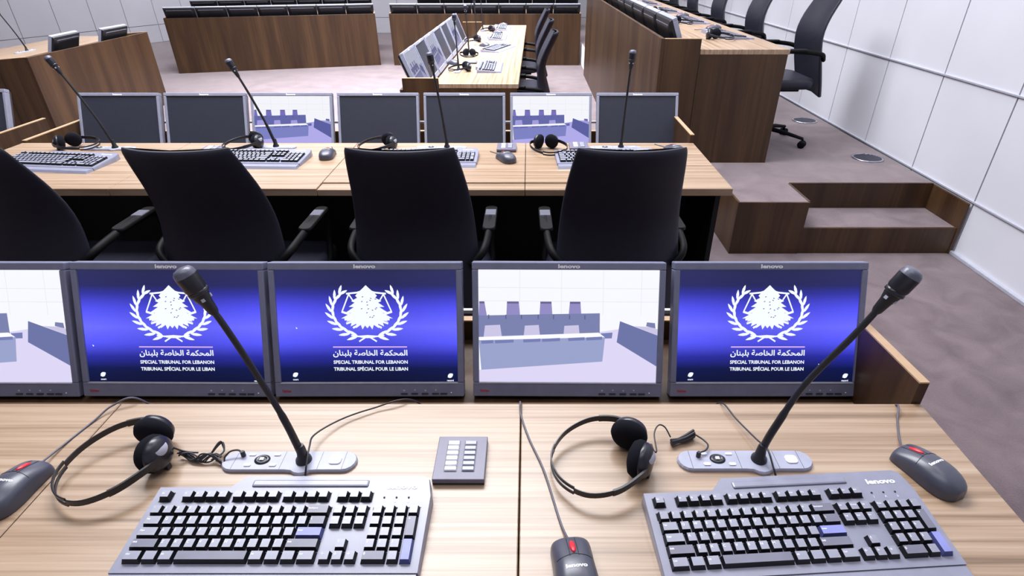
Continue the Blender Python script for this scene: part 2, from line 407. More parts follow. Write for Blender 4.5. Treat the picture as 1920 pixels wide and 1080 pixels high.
dl.location = (-2.74 - 1.6, 2.14, 0); tag(dl, 'desk cut off at the left photo edge, its dark wood end showing', 'desk')
DM_Y, DM_L = 4.20, 3.9
dm = make_desk(DM_L, D=0.565, W=0.26, DZ=0.74, front_top=0.70, cheek_top=(0.775, 0.775), full_end=True)
dm.location = (-0.075, DM_Y, 0); dm.rotation_euler = (0, 0, PI / 2 + math.radians(-0.6)); tag(dm, 'long pale desk running away from the camera mid room, chairs on its right', 'desk')
# judges: front panel faces -X
dj = make_desk(5.1, D=0.55, W=0.225, DZ=1.03, z0=0.0, front_top=1.092, cheek_top=(1.088, 1.088), full_end=True)
dj.location = (1.60, 3.735, 0); dj.rotation_euler = (0, 0, PI / 2); tag(dj, 'tall judges bench of dark walnut on the raised platform at right', 'bench')
# public-side benches, users face the camera: rotated 180 degrees
def bench(p_left, ang, L, label, s=1.0):
    d = make_desk(L, D=0.628, W=0.30, front_top=0.745, cheek_top=(0.76, 0.75), full_end=True)
    # local front panel outer face at y = D+W+.022 -> placed so it faces the camera
    off = 0.628 + 0.30 + 0.022
    a = math.radians(ang); ux, uy = math.cos(a), math.sin(a)
    # right end of the bench is local x=0 when turned by 180
    d.location = (p_left[0] + ux * L - uy * off, p_left[1] + uy * L + ux * off, 0); d.rotation_euler = (0, 0, PI + a)
    tag(d, label, 'bench'); return d
BEN = [((-2.155, 9.66), 0, 2.955, 'dark wood bench facing the camera at the far end of the middle desk'),
       ((-5.215, 8.93), 15, 2.94, 'dark wood bench standing at an angle at far left, black monitors along its top'),
       ((-2.05, 11.5), 0, 2.955, 'dark wood bench behind the far centre bench, only its monitors showing'),
       ((-5.60, 10.42), 15, 2.94, 'dark wood bench behind the angled far left bench')]
for p, a, L, lab in BEN: bench(p, a, L, lab)
dw = make_desk(1.86, D=0.60, W=0.26, front_top=0.78, cheek_top=(0.76, 0.78), full_end=True)
dw.location = (-4.30 - 0.882, 6.95, 0); dw.rotation_euler = (0, 0, -PI / 2 + math.radians(2)); tag(dw, 'dark wood desk at left with two monitors, its tall side panel facing the room', 'desk')

# ------------------------------------------------------------------ monitors
MW, MH, TILT = 0.453, 0.325, math.radians(22)
SX, SZ0, SZ1 = MW / 2 - 0.0145, 0.035, MH - 0.018
def monitor_body(t, frame, zr=0.0, chin=True):
    b = MB()
    X, Y0 = MW / 2, 0.0
    # front frame as four bars with a recess, then the shell behind
    b.box((-X, 0, 0), (X, 0.03, SZ0)); b.box((-X, 0, SZ1), (X, 0.03, MH)); b.box((-X, 0, SZ0), (-SX, 0.03, SZ1)); b.box((SX, 0, SZ0), (X, 0.03, SZ1))
    b.build('bezel', frame, t, 0.0025, 2)
    b = MB(); b.box((-SX, -0.0012, SZ0 - 0.0022), (SX, 0.006, SZ0 + 0.0006)); b.build('screen_ledge', 'silver', t)
    b = MB(); b.rings([[(x, 0.03, z) for x, z in rrect(-X + 0.002, 0.002, X - 0.002, MH - 0.002, 0.006)], [(x, 0.046, z) for x, z in rrect(-X + 0.006, 0.006, X - 0.006, MH - 0.006, 0.01)], [(x, 0.062, z) for x, z in rrect(-X + 0.05, 0.05, X - 0.05, MH - 0.045, 0.02)]], smooth=False)
    b.build('back_shell', 'dark', t)
    b = MB(); b.box((-X + 0.045, 0.0475, MH - 0.10), (X - 0.045, 0.0585, MH - 0.03)); b.build('vent_plate', 'backplate', t)
    # stand: counter-rotated so that it is upright
    b = MB(); b.T = Matrix.Rotation(TILT, 4, 'X')
    b.box((-0.03, 0.125, -0.008), (0.03, 0.14, 0.13)); b.box((-0.1, 0.02, -0.0118), (0.1, 0.15, -0.005)); b.box((-0.03, 0.104, 0.095), (0.03, 0.13, 0.12))
    b.build('stand', 'dark', t, 0.003)
def detail_front(t, near):
    b = MB(); put_text(b, 'lenovo', 0.0125, Matrix.Translation((0, -0.0006, MH - 0.0135)) @ FRONT, extra=0.0005 if near else 0.0009, sx=1.5); b.build('logo', 'logo', t, label='white brand lettering on the top bezel')
    if near:
        b = MB(); put_text(b, 'ThinkVision', 0.0075, Matrix.Translation((-SX + 0.002, -0.0006, 0.012)) @ FRONT, align='LEFT', extra=0.0003, sx=0.62); b.build('badge', 'redprint', t, label='small red lettering on the lower bezel')
        for k, x in enumerate((0.075, 0.1, 0.125, 0.15, 0.17)):
            b = MB(); b.box((x, -0.0015, 0.006), (x + 0.016, 0.001, 0.0095)); b.build('button', 'darkgrey', t)
        for x in (0.078, 0.104, 0.129, 0.154):
            b = MB(); put_text(b, 'o' if x in (0.078, 0.129) else '+', 0.0085, Matrix.Translation((x + 0.005, -0.0006, 0.014)) @ FRONT)
            b.build('button_symbol', 'legend', t)
        b = MB(); b.lathe([(0.0016, 0), (0.0016, 0.001), (0.0004, 0.0014)], 10); 
        o = b.build('power_light', 'white', t); o.location = (0.196, 0, 0.010); o.rotation_euler = (PI / 2, 0, 0)
def P2(u, v):  # picture coordinates 0..1 from the lower left of the screen
    return (-SX + u * 2 * SX, SZ0 + v * (SZ1 - SZ0))
def flat(b, pts, y, mi=0):
    b.add([(P2(u, v)[0], y, P2(u, v)[1]) for u, v in pts], [tuple(range(len(pts)))], mi)
def screen(t, kind):
    b = MB(); (x0, z0), (x1, z1) = P2(0, 0), P2(1, 1)
    b.box((x0, 0.005, z0), (x1, 0.012, z1)); return b.build('screen', kind, t)
def courtroom(t, pre):
    """the view of a courtroom that the display shows"""
    K = list(PC); names = [pre + k for k in K]; I = {k: i for i, k in enumerate(K)}
    W_, H_ = 1230.0, 727.0
    q = lambda pts: [((x - 135) / W_, 1 - (y - 143) / H_) for x, y in pts]
    b = MB()
    def F(pts, k, y): flat(b, q(pts), y, I[k])
    F([(135, 143), (135, 870), (1365, 870), (1365, 143)], 'white', 0.0048)
    for y in (255, 340): F([(135, y), (135, y + 3), (1365, y + 8), (1365, y + 5)], 'grid', 0.0047)
    for x in (415, 700, 985, 1245): F([(x, 143), (x, 430), (x + 3, 430), (x + 3, 143)], 'grid', 0.0047)
    F([(135, 790), (135, 870), (1365, 870), (1365, 745), (1100, 520), (960, 540), (960, 730)], 'floor', 0.0046)
    for a, c, d, e in ((120, 140, 175, 192), (325, 330, 410, 420), (552, 558, 634, 642), (752, 760, 832, 840)):
        F([(max(a, 135), 440), (e, 440), (d, 345), (max(c, 135), 345)], 'chair', 0.0045); F([(max(c, 135), 345), (max(c, 135), 358), (d + 1, 358), (d, 345)], 'chairtop', 0.0044)
    F([(135, 436), (135, 575), (968, 548), (966, 418)], 'bench2', 0.0043)
    for x in (200, 318, 425, 540, 645, 755, 860): F([(x, 430), (x, 458), (x + 8, 458), (x + 8, 430)], 'chairtop', 0.0042)
    for a, d, e, f in ((168, 178, 282, 294), (444, 452, 548, 558), (718, 724, 822, 832)): F([(a, 575), (f, 572), (e, 495), (d, 500)], 'seat', 0.0041)
    F([(975, 548), (975, 582), (1052, 580), (1056, 542)], 'shade', 0.0042)
    F([(135, 575), (135, 600), (1005, 574), (960, 543)], 'top', 0.0040)
    F([(135, 596), (150, 790), (990, 732), (1005, 572)], 'bench1', 0.0039)
    for a, c in ((150, 235), (245, 375), (440, 560), (570, 695), (750, 865), (875, 985)):
        y0 = 600 - (a - 140) * 0.035; y1 = 600 - (c - 140) * 0.035
        F([(a, y0), (a + 3, y0 + 20), (c, y1 + 18), (c, y1 - 2)], 'shade', 0.0038)
    F([(1200, 500), (1365, 560), (1365, 520), (1310, 505)], 'seat', 0.0043); F([(1285, 500), (1290, 475), (1345, 480), (1350, 515)], 'bench2', 0.0042)
    F([(1105, 468), (1086, 605), (1365, 762), (1365, 560)], 'side', 0.0040)
    return b.build('screen_picture', names, t)
def stroke(b, pts, w, y, T, closed=False):
    pts = [Vector(p) for p in pts]
    for a, c in zip(pts[:-1], pts[1:]):
        d = (c - a).normalized(); nrm = Vector((-d.y, d.x)) * w / 2; a2 = a - d * w * 0.3; c2 = c + d * w * 0.3
        b.add([T(p, y) for p in (a2 - nrm, c2 - nrm, c2 + nrm, a2 + nrm)], [(0, 1, 2, 3)], 0)
def leaf(b, p, ang, ln, wd, y, T):
    d = Vector((math.cos(ang), math.sin(ang))); nn = Vector((-d.y, d.x)); vs = []
    for s, k in ((0, 0), (0.25, 0.42), (0.55, 0.5), (0.82, 0.3), (1, 0)): vs.append(Vector(p) + d * ln * s + nn * wd * k)
    for s, k in ((0.82, 0.3), (0.55, 0.5), (0.25, 0.42)): vs.append(Vector(p) + d * ln * s - nn * wd * k)
    b.add([T(v, y) for v in vs], [tuple(range(len(vs)))], 0)
def emblem_screen(t, ox=0.0):
    """cedar over scales in a laurel wreath, with its three lines of text"""
    U_ = 2 * SX / 1225.0; VZ = (SZ1 - SZ0) / 738.0
    def T(p, y): return (ox + p[0] * U_, y, SZ1 - (p[1] - 134) * VZ)     # p: x from centre, y down in picture px
    b = MB()
    for sgn in (-1, 1):
        def pt(a): return Vector((sgn * math.sin(a) * 248, 405 - math.cos(a) * -178))
        def W(a): return Vector((sgn * 238 * math.sin(a), 400 + 172 * math.cos(a)))
        stroke(b, [W(x * 0.1) for x in range(-2, 3)] , 11, 0.0046, T)
        for k in range(9):
            a = 0.28 + k * 0.245; p = W(a); tg = (W(a + 0.02) - W(a - 0.02)).normalized(); ang = math.atan2(tg.y, tg.x)
            ln = 84 - k * 2.2
            leaf(b, p, ang + sgn * 0.50, ln, 19, 0.0045, T); leaf(b, p, ang - sgn * 0.30, ln, 19, 0.0044, T)
        stroke(b, [(sgn * -58, 598), (sgn * 0, 562), (sgn * 60, 566), (sgn * 110, 560)], 10, 0.0043, T)
        # scales
        stroke(b, [(0, 262), (sgn * 60, 280), (sgn * 132, 287)], 11, 0.0043, T)
        stroke(b, [(sgn * 118, 290), (sgn * 168, 402), (sgn * 150, 412)], 9, 0.0042, T); stroke(b, [(sgn * 118, 290), (sgn * 92, 330)], 9, 0.0042, T)
        stroke(b, [(sgn * 168, 405), (sgn * 95, 428)], 14, 0.0042, T)
    half = [(x * 1.12, y) for x, y in [(0, 232), (22, 255), (40, 272), (66, 300), (40, 305), (92, 335), (62, 338), (108, 372), (74, 372), (132, 412), (96, 412), (158, 448), (112, 446), (128, 468), (92, 462), (102, 500), (66, 482), (70, 512), (40, 490), (30, 520), (14, 494), (0, 512)]]
    fl = MB(); rq = random.Random(3)
    for q in range(16):
        fx, fy = rq.uniform(-75, 75), rq.uniform(305, 455); leaf(fl, (fx, fy), rq.choice((0.4, -0.4)), 13, 6, 0.0036, T)
    fl.build('emblem_flecks', 'blue_fleck', t)
    for i in range(len(half) - 1):
        (a0, b0), (a1, b1) = half[i], half[i + 1]
        b.add([T(p, 0.0041) for p in ((0, 380), (a0, b0), (a1, b1))], [(0, 1, 2)], 0); b.add([T((-p[0], p[1]), 0.0041) for p in ((0, 380), (a0, b0), (a1, b1))], [(0, 1, 2)], 0)
    for x0, y0, x1, y1 in ((60, 430, 150, 455), (60, 455, 140, 480), (40, 480, 95, 508)):
        for s in (-1, 1): stroke(b, [(s * x0, y0), (s * x1, y1)], 13, 0.0040, T)
    TT = lambda yy: Matrix.Translation((ox - 0.0, 0.0040, SZ1 - (yy - 134) * VZ)) @ FRONT
    dx = 12 * U_
    ar1 = '\ufee5\ufe8e\ufee8\ufe92\ufee0\ufe91 \ufe94\ufebb\ufe8e\ufea8\ufedf\ufe8d \ufe94\ufee4\ufedc\ufea4\ufee4\ufedf\ufe8d'
    def fit(txt, yy, width, size, ex):
        v, f = text_polys(txt, size, 'CENTER', ex); w_ = max(p[0] for p in v) - min(p[0] for p in v)
        mid = (max(p[0] for p in v) + min(p[0] for p in v)) / 2; k = width * U_ / w_
        old = b.T; b.T = old @ Matrix.Translation((dx, 0, 0)) @ TT(yy); b.add([((p[0] - mid) * k, p[1], 0) for p in v], f, 0); b.T = old
    fit(ar1, 692, 512, 0.0185, 0.0004)
    fit('SPECIAL TRIBUNAL FOR LEBANON', 747, 512, 0.0115, 0.00028)
    fit('TRIBUNAL SP\u00c9CIAL POUR LE LIBAN', 793, 512, 0.0115, 0.00028)
    o = b.build('emblem', 'emblem', t, label='white cedar, scales and laurel emblem over three lines of white lettering')
    b = MB(); stroke(b, [(-240, 636), (264, 636)], 9, 0.0042, T); b.build('emblem_rule', 'linepink', t)
    b = MB()
    for cx, cy in ((-513, 822), (560, 830)):
        x = (cx) * U_
        T2 = lambda p, y: (x + p[0] * U_, y, SZ1 - (cy + p[1] - 134) * VZ)
        leaf(b, (-18, 10), -0.55, 44, 30, 0.0042, T2)
        put_text(b, 'court' if cx < 0 else 'record', 0.0058, Matrix.Translation((x, 0.0042, SZ1 - (cy + 36 - 134) * VZ)) @ FRONT, extra=0.0002)
    b.build('desktop_icons', 'emblem', t)
def pointer(t, u, v):
    b = MB(); x, z = P2(u, v); b.add([(x, 0.0041, z), (x + 0.0012, 0.0041, z - 0.0052), (x + 0.0040, 0.0041, z - 0.0032)], [(0, 1, 2)]); b.build('mouse_pointer', 'emblem', t)

def make_monitor(kind, frame='slate', near=True):
    t = thing('monitor'); t.rotation_euler.x = -TILT
    monitor_body(t, frame); detail_front(t, near)
    if kind == 'blue': screen(t, 'blue'); emblem_screen(t)
    elif kind == 'video': screen(t, 'dark'); courtroom(t, 'pic_')
    elif kind == 'video2': screen(t, 'dark'); courtroom(t, 'pid_')
    elif kind == 'video3': screen(t, 'dark'); courtroom(t, 'pib_')
    else: screen(t, 'screen_off')
    return t
mon_blue = Kind(lambda: make_monitor('blue')); mon_video = Kind(lambda: make_monitor('video'))
mon_off = Kind(lambda: make_monitor('off', 'slate_lt', False)); mon_v2 = Kind(lambda: make_monitor('video2', 'slate_lt', False)); mon_v3 = Kind(lambda: make_monitor('video3', 'slate_lt', False))
GR1 = 'monitors along the back of the front desk'
row1 = [(-1.308, 'v', 'monitor at the left edge of the front desk showing part of a pale courtroom view', (0, 0)),
        (-0.846, 'b', 'leftmost front-desk monitor showing the white emblem on blue, behind a microphone', (0.04, 0.34)),
        (-0.383, 'b', 'front-desk monitor, emblem on blue, directly left of the whole courtroom screen', (0.10, 0.50)),
        (0.092, 'v', 'front-desk monitor showing a whole pale courtroom view, right of centre', (0, 0)),
        (0.565, 'b', 'rightmost front-desk monitor, emblem on blue, beside the wooden side panel', (0.80, 0.17))]
for x, k, lab, pv in row1:
    o = (mon_blue if k == 'b' else mon_video)((x, 1.048, 0.612), random.uniform(-0.01, 0.01), lab, 'monitor', GR1)
for o in [c for c in COL.objects if c.name.startswith('monitor') and c.parent is None and 'label' in c]:
    for x, k, lab, pv in row1:
        if o['label'] == lab and pv[0]: pointer(o, *pv)
ordn = ['first', 'second', 'third', 'fourth', 'fifth', 'sixth', 'seventh']
for k in range(7):
    x = 0.804 - 0.2235 - (6 - k) * 0.4632
    lit = k in (2, 5)
    (mon_v2 if lit else mon_off)((x, 3.03, 0.6115), 0, ('lit monitor showing a lilac courtroom view, %s from the left in the second desk row' if lit else 'switched-off grey monitor, %s from the left in the second desk row') % ordn[k], 'monitor', 'monitors on the second desk', scale=(0.965, 0.965, 0.94))
mon_off((-2.79 - 0.235, 3.03, 0.612), 0, 'switched-off monitor at the left edge of the photo, on the cut-off desk', 'monitor')
# middle desk: screens face +X
for k in range(7):
    lit = k in (0, 2, 5)
    y = DM_Y + 0.26 + 0.2 + k * 0.472
    x = -0.075 - 0.565 - 0.165 + (y - DM_Y) * math.sin(math.radians(0.6))
    (mon_v3 if lit else mon_off)((x, y, 0.612), PI / 2, ('lit lilac monitor, %s from the near end of the middle desk' if lit else 'dark grey monitor, %s from the near end of the middle desk') % ordn[k], 'monitor', 'monitors along the middle desk')
for k in range(10):
    mon_off((1.60 - 0.55 - 0.03, 3.735 + 0.30 + k * 0.487, 0.902), PI / 2, 'black-backed monitor on the judges bench nearest the camera' if k == 0 else 'black-backed monitor in the receding row on the judges bench', 'monitor', 'monitors on the judges bench' if k else None)
for bi, (p, a, L, lab) in enumerate(BEN):
    ar = math.radians(a); ux, uy = math.cos(ar), math.sin(ar)
    for k in range(7):
        s = 0.215 + k * (L - 0.43) / 6
        g = ['along the far centre bench', 'along the angled far left bench', 'on the bench behind the far centre bench', 'on the bench behind the angled far left bench'][bi]
        mon_off((p[0] + ux * s - uy * 0.20, p[1] + uy * s + ux * 0.20, 0.612), PI + ar, 'black-backed monitor in the row ' + g, 'monitor', 'monitors ' + g, scale=(0.91, 0.91, 0.91))
mon_off((-4.47, 6.50, 0.612), -PI / 2, 'black monitor on the dark wood desk at left, its lower part hidden behind the panel', 'monitor', None, scale=(0.92, 0.92, 0.92))
mon_off((-4.50, 5.80, 0.612), -PI / 2 + 0.12, 'black monitor standing nearest the camera on the dark wood desk at left', 'monitor', None, scale=(0.95, 0.95, 0.95))

# ------------------------------------------------------------------ keyboards
u = 0.01905
def key_list():
    """(x, y, w, h, legend, kind) in key units from the lower left of the key field"""
    K = []
    def row(y, x, items):
        for wd, lg, kd in items: K.append((x, y, wd, 1, lg, kd)); x += wd
    row(0, 0, [(1.5, 'Ctrl', 'n'), (1.25, '', 'n'), (1.25, 'Alt', 'n'), (5.75, '', 'g'), (1.25, 'Alt', 'n'), (1.25, '', 'n'), (1.25, '', 'n'), (1.5, 'Ctrl', 'n')])
    row(1, 0, [(2.25, 'Shift', 'g')] + [(1, c, 'n') for c in 'ZXCVBNM,./'] + [(2.75, 'Shift', 'g')])
    row(2, 0, [(1.75, 'Caps', 'n')] + [(1, c, 'n') for c in "ASDFGHJKL;'"] + [(2.25, 'Enter', 'b')])
    row(3, 0, [(1.5, 'Tab', 'n')] + [(1, c, 'n') for c in 'QWERTYUIOP[]'] + [(1.5, '\\', 'g')])
    row(4, 0, [(1, c, 'n') for c in '`1234567890-='] + [(2, 'Backspace', 'g')])
    K.append((0, 5.5, 1, 0.9, 'Esc', 'n'))
    for g, x in enumerate((1.95, 6.25, 10.55)):
        for k in range(4): K.append((x + k * 1.0, 5.5, 1, 0.9, 'F%d' % (g * 4 + k + 1), 'n'))
    for k, c in enumerate(('Prt', 'Scr', 'Brk')): K.append((15.05 + k + 0.15, 5.5, 1, 0.9, c, 'n'))
    for k, c in enumerate(('Ins', 'Home', 'Up')): K.append((15.2 + k, 4, 1, 1, c, 'n'))
    for k, c in enumerate(('Del', 'End', 'Dn')): K.append((15.2 + k, 3, 1, 1, c, 'n'))
    K.append((16.2, 1, 1, 1, '\u2191', 'n'))
    for k, c in enumerate('\u2190\u2193\u2192'): K.append((15.2 + k, 0, 1, 1, c, 'n'))
    for k, c in enumerate(('Num', '/', '*', '-')): K.append((18.5 + k, 4, 1, 1, c, 'n'))
    for r, cs in ((3, '789'), (2, '456'), (1, '123')):
        for k, c in enumerate(cs): K.append((18.5 + k, r, 1, 1, c, 'n'))
    K.append((18.5, 0, 2, 1, '0', 'g')); K.append((20.5, 0, 1, 1, '.', 'n'))
    K.append((21.5, 2, 1, 2, '+', 'g')); K.append((21.5, 0, 1, 2, '', 'b'))
    return K
KEYS = key_list()
def key_height(y): return 0.010 + 0.0011 * (y - 2) ** 2 * 0.35 + y * 0.0016
def add_key(b, w_, h_, lg, legend=True):
    W_, H_ = w_ * u, h_ * u
    b.frustum((0.0005, 0.0005, -0.002), (W_ - 0.0005, H_ - 0.0005, 0.0082), (0.0028, 0.0028, 0.0034, 0.0016), 0, 1)
    if legend and lg:
        sz = 0.0058 if len(lg) == 1 else 0.0036
        v, f = text_polys(lg, sz, 'LEFT', 0.00012)
        b.add([(x + 0.0042, y + H_ - 0.0082 if len(lg) > 1 or h_ > 1 else y + H_ - 0.0085, 0.0084) for x, y, _ in v], f, 2)
KM = {'n': ['skirt', 'keytop', 'legend'], 'g': ['skirt', 'keygrey', 'legend'], 'b': ['keyblue_s', 'keyblue', 'legend']}
SLOPE = 0.0
def case_mesh(t, kbmat='kb'):
    m = 0.0125
    X1 = 22.5 * u + m; YB = 6.4 * u
    out = [(-m, -0.012), (X1, -0.012), (X1 + 0.001, YB - 0.004), (X1 - 0.006, YB + 0.028), (X1 - 0.016, YB + 0.034), (0.125, YB + 0.034), (0.105, YB + 0.012), (-m, YB + 0.012)]
    b = MB()
    def zt(y): return 0.012 + max(0, y) * 0.085
    n_ = len(out)
    b.rings([[(x * 1.003, y, 0.0) for x, y in out], [(x, y, zt(y) - 0.003) for x, y in out], [(x * 0.995 + 0.001, y * 0.995 - 0.0002, zt(y)) for x, y in out]], smooth=False)
    # palm edge
    b.frustum((-m, -0.055, 0.0), (X1, -0.0125, 0.010), (0.003, 0.003, 0.008, 0.0), 0)
    c = b.build('case', kbmat, t, 0.0012, 2)
    b = MB()
    for x0, y0, x1, y1 in ((0, 0, 15, 5), (15.2, 3, 18.2, 5), (15.2, 0, 18.2, 1), (16.2, 1, 17.2, 2), (18.5, 0, 22.5, 5), (0, 5.5, 1, 6.4), (1.95, 5.5, 5.95, 6.4), (6.25, 5.5, 10.25, 6.4), (10.55, 5.5, 14.55, 6.4), (15.2, 5.5, 18.2, 6.4)):
        a = 0.0006
        xs0, ys0, xs1, ys1 = x0 * u - a, y0 * u - a, x1 * u + a, y1 * u + a
        b.add([(xs0, ys0, zt(ys0) + .0004), (xs1, ys0, zt(ys0) + .0004), (xs1, ys1, zt(ys1) + .0004), (xs0, ys1, zt(ys1) + .0004)], [(0, 1, 2, 3)])
    b.build('key_well', 'skirt', c)
    b = MB(); yy = YB + 0.011; z = zt(yy)
    b.box((0.14, yy, z - 0.003), (0.335, yy + 0.014, z + 0.0035)); b.build('ridge', kbmat, c, 0.003)
    b = MB(); T = Matrix.Translation((20.6 * u, YB + 0.008, zt(YB + 0.008) + 0.0008)) @ Matrix.Rotation(0.085, 4, 'X')
    put_text(b, 'lenovo', 0.0125, T, extra=0.0005, sx=1.45)
    b.build('logo', 'logo', c, label='white brand lettering')
    b = MB()
    for k in range(3):
        x = (19.2 + k * 1.05) * u; yk = 5.95 * u
        b.T = Matrix.Translation((x, yk, zt(yk))); b.lathe([(0.0016, 0.0002), (0.0016, 0.0012), (0.0004, 0.0014)], 10)
    b.T = Matrix.Identity(4); b.build('status_lights', 'dark', c)
    b = MB()
    for k, s in enumerate('1A\u2193'):
        x = (19.2 + k * 1.05) * u; yk = 5.45 * u; put_text(b, s, 0.006, Matrix.Translation((x, yk, zt(yk) + 0.0007)) @ Matrix.Rotation(0.085, 4, 'X'))
    b.build('light_symbols', 'legend', c)
    return c, zt
def zkey(y): return 0.0135 + (y * u) * 0.085
def make_keyboard_full():
    t = thing('keyboard'); case_mesh(t)
    cache = {}; rest = MB(); nk = 0
    skip = {'F12', 'Prt', 'Scr', 'Brk'}
    for (x, y, w_, h_, lg, kd) in KEYS:
        if lg in skip:
            rest.T = Matrix.Translation((x * u, y * u, zkey(y))) @ Matrix.Rotation(0.085, 4, 'X'); add_key(rest, w_, h_, lg); continue
        b = MB(); add_key(b, w_, h_, lg); o = b.build('key', KM[kd], t)
        o.location = (x * u, y * u, zkey(y)); o.rotation_euler = (0.085, 0, 0)
        if kd == 'b': o['label'] = 'lavender enter key'
        nk += 1
    o = rest.build('key', KM['n'], t); o['kind'] = 'stuff'
    return t
def make_keyboard_far():
    t = thing('keyboard'); case_mesh(t)
    b = MB()
    for (x, y, w_, h_, lg, kd) in KEYS:
        b.T = Matrix.Translation((x * u, y * u, zkey(y))) @ Matrix.Rotation(0.085, 4, 'X'); add_key(b, w_, h_, lg, False)
    o = b.build('key', KM['n'], t); o['kind'] = 'stuff'
    return t
kb_near = Kind(make_keyboard_full); kb_far = Kind(make_keyboard_far)
Z = 0.7402
kb_near((-0.603, 0.517, Z), 0, 'grey keyboard at the lower left on the front desk', 'keyboard', 'keyboards on the front desk')
kb_near((0.208, 0.505, Z), math.radians(3.4), 'grey keyboard at the lower right on the front desk', 'keyboard', 'keyboards on the front desk')
def kbf(cx, cy, z, rz, lab, grp):
    w2, h2 = 22.5 * u / 2, 6.4 * u / 2; c, s = math.cos(rz), math.sin(rz)
    kb_far((cx - c * w2 + s * h2, cy - s * w2 - c * h2, z), rz, lab, 'keyboard', grp)
G2 = 'keyboards on the second desk'
kbf(-2.06, 2.425, Z, math.radians(-6), 'keyboard at the left end of the second desk, behind the leftmost chair', G2)
kbf(-1.215, 2.47, Z, math.radians(-2), 'keyboard on the second desk partly behind the second chair from the left', G2)
kbf(-0.455, 2.48, Z, 0, 'keyboard on the second desk showing only its right end beside the third chair', G2)
kbf(0.345, 2.475, Z, math.radians(3), 'keyboard on the second desk showing only its left end beside the rightmost chair', G2)
GM = 'keyboards on the middle desk'
kbf(-0.33, 4.86, Z, PI / 2, 'keyboard nearest the camera on the middle desk', GM)
kbf(-0.31, 5.92, Z, PI / 2 - 0.35, 'slanted keyboard halfway along the middle desk', GM)
kbf(-0.36, 6.80, Z, PI / 2, 'keyboard third from the near end of the middle desk', GM)
kbf(-0.34, 7.72, Z, PI / 2, 'keyboard at the far end of the middle desk', GM)
for k, y in enumerate((4.42, 5.42, 6.42, 7.42, 8.3)):
    kbf(1.40, y, 1.0302, PI / 2 + (0.12 if k == 0 else 0), ['keyboard nearest the camera on the judges bench', 'keyboard second from the near end of the judges bench', 'keyboard third from the near end of the judges bench', 'keyboard fourth along the judges bench', 'keyboard farthest along the judges bench'][k], 'keyboards on the judges bench')

# ------------------------------------------------------------------ mice
_MO = [(0, 0.30), (0.015, 0.46), (0.05, 0.66), (0.12, 0.85), (0.22, 0.96), (0.34, 1.0), (0.48, 0.98), (0.62, 0.95), (0.76, 0.95), (0.90, 0.95), (0.96, 0.92), (0.99, 0.84), (1.0, 0.76)]
def mouse_outline(s):   # half width at s (0 tail .. 1 nose)
    for (a, p), (b_, q) in zip(_MO[:-1], _MO[1:]):
        if s <= b_: return 0.0325 * (p + (q - p) * (s - a) / (b_ - a))
    return 0.0325 * 0.76
def make_mouse(path):
    def mk():
        t = thing('computer_mouse'); Lm = 0.112; rs = []; n = 20
        def hh(s): return 0.008 + 0.029 * (math.sin(PI * (0.10 + 0.80 * s ** 0.82)) ** 0.8)
        def prof(s):
            w_ = mouse_outline(s); h_ = hh(s); y = -Lm / 2 + s * Lm; r = []
            for k in range(n):
                a = PI * k / (n - 1); c_, s_ = math.cos(a), math.sin(a)
                r.append((w_ * math.copysign(abs(c_) ** 0.75, c_), y, 0.0015 + h_ * abs(s_) ** 0.62))
            return r
        ss = [0.0, 0.015, 0.05, 0.12, 0.2, 0.3, 0.4, 0.5, 0.58, 0.64, 0.72, 0.8, 0.88, 0.94, 0.97, 0.99, 1.0]
        rs = [prof(s) for s in ss]
        b = MB(); nn = n
        vs = [p for r in rs for p in r]; fs = []; ms = []
        for k in range(len(rs) - 1):
            for i in range(nn - 1):
                b.add([rs[k][i], rs[k][i + 1], rs[k + 1][i + 1], rs[k + 1][i]], [(3, 2, 1, 0)], 0, True)
        b.add(rs[-1], [tuple(range(nn))[::-1]], 0); b.add(rs[0], [tuple(range(nn))], 0)
        body = b.build('shell', 'mousetop', t)
        w_ = body.modifiers.new('weld', 'WELD'); w_.merge_threshold = 0.0002
        # button seams
        b = MB()
        def top(x, s):
            w2 = mouse_outline(s); c_ = min(0.999, abs(x) / w2) ** (1 / 0.75); return 0.0015 + hh(s) * (math.sqrt(1 - c_ * c_)) ** 0.62
        def pt(x, s): return (x, -Lm / 2 + s * Lm, top(x, s) + 0.0002)
        b.tube([pt(x * 0.0262, 0.62 + 0.05 * (1 - abs(x))) for x in [k / 8 - 1 for k in range(17)]], 0.0005, 5)
        for sx_ in (-0.0065, 0.0065): b.tube([pt(sx_, s) for s in (0.64, 0.7, 0.76, 0.82, 0.88, 0.94, 0.98)], 0.0005, 5)
        b.build('button_seam', 'dark', body)
        b = MB(); b.rings([[(0.0046 * math.cos(a) * k_, -Lm / 2 + (0.80 + 0.115 * math.sin(a) * k_) * Lm, top(0.0046 * math.cos(a) * k_, 0.80 + 0.115 * math.sin(a) * k_) + dz) for a in [2 * PI * i / 16 for i in range(16)]] for k_, dz in ((1, -0.001), (1, 0.001), (0.75, 0.0024), (0.3, 0.003))])
        b.build('scroll_wheel', 'red', t, label='red scroll stick')
        b = MB(); z = top(0, 0.46); v, f = text_polys('lenovo', 0.0085, 'CENTER', 0.0003)
        b.add([(x * 1.35, -Lm / 2 + (0.46 * Lm) + y, top(x * 1.35, 0.46 + y / Lm) + 0.0003) for x, y, _ in v], f); b.build('logo', 'logo', body)
        if path:
            b = MB(); b.tube(smooth_path([(0, Lm / 2 - 0.002, 0.011)] + path, 8), 0.0019, 8); b.build('cable', 'cable', t)
        return t
    return mk
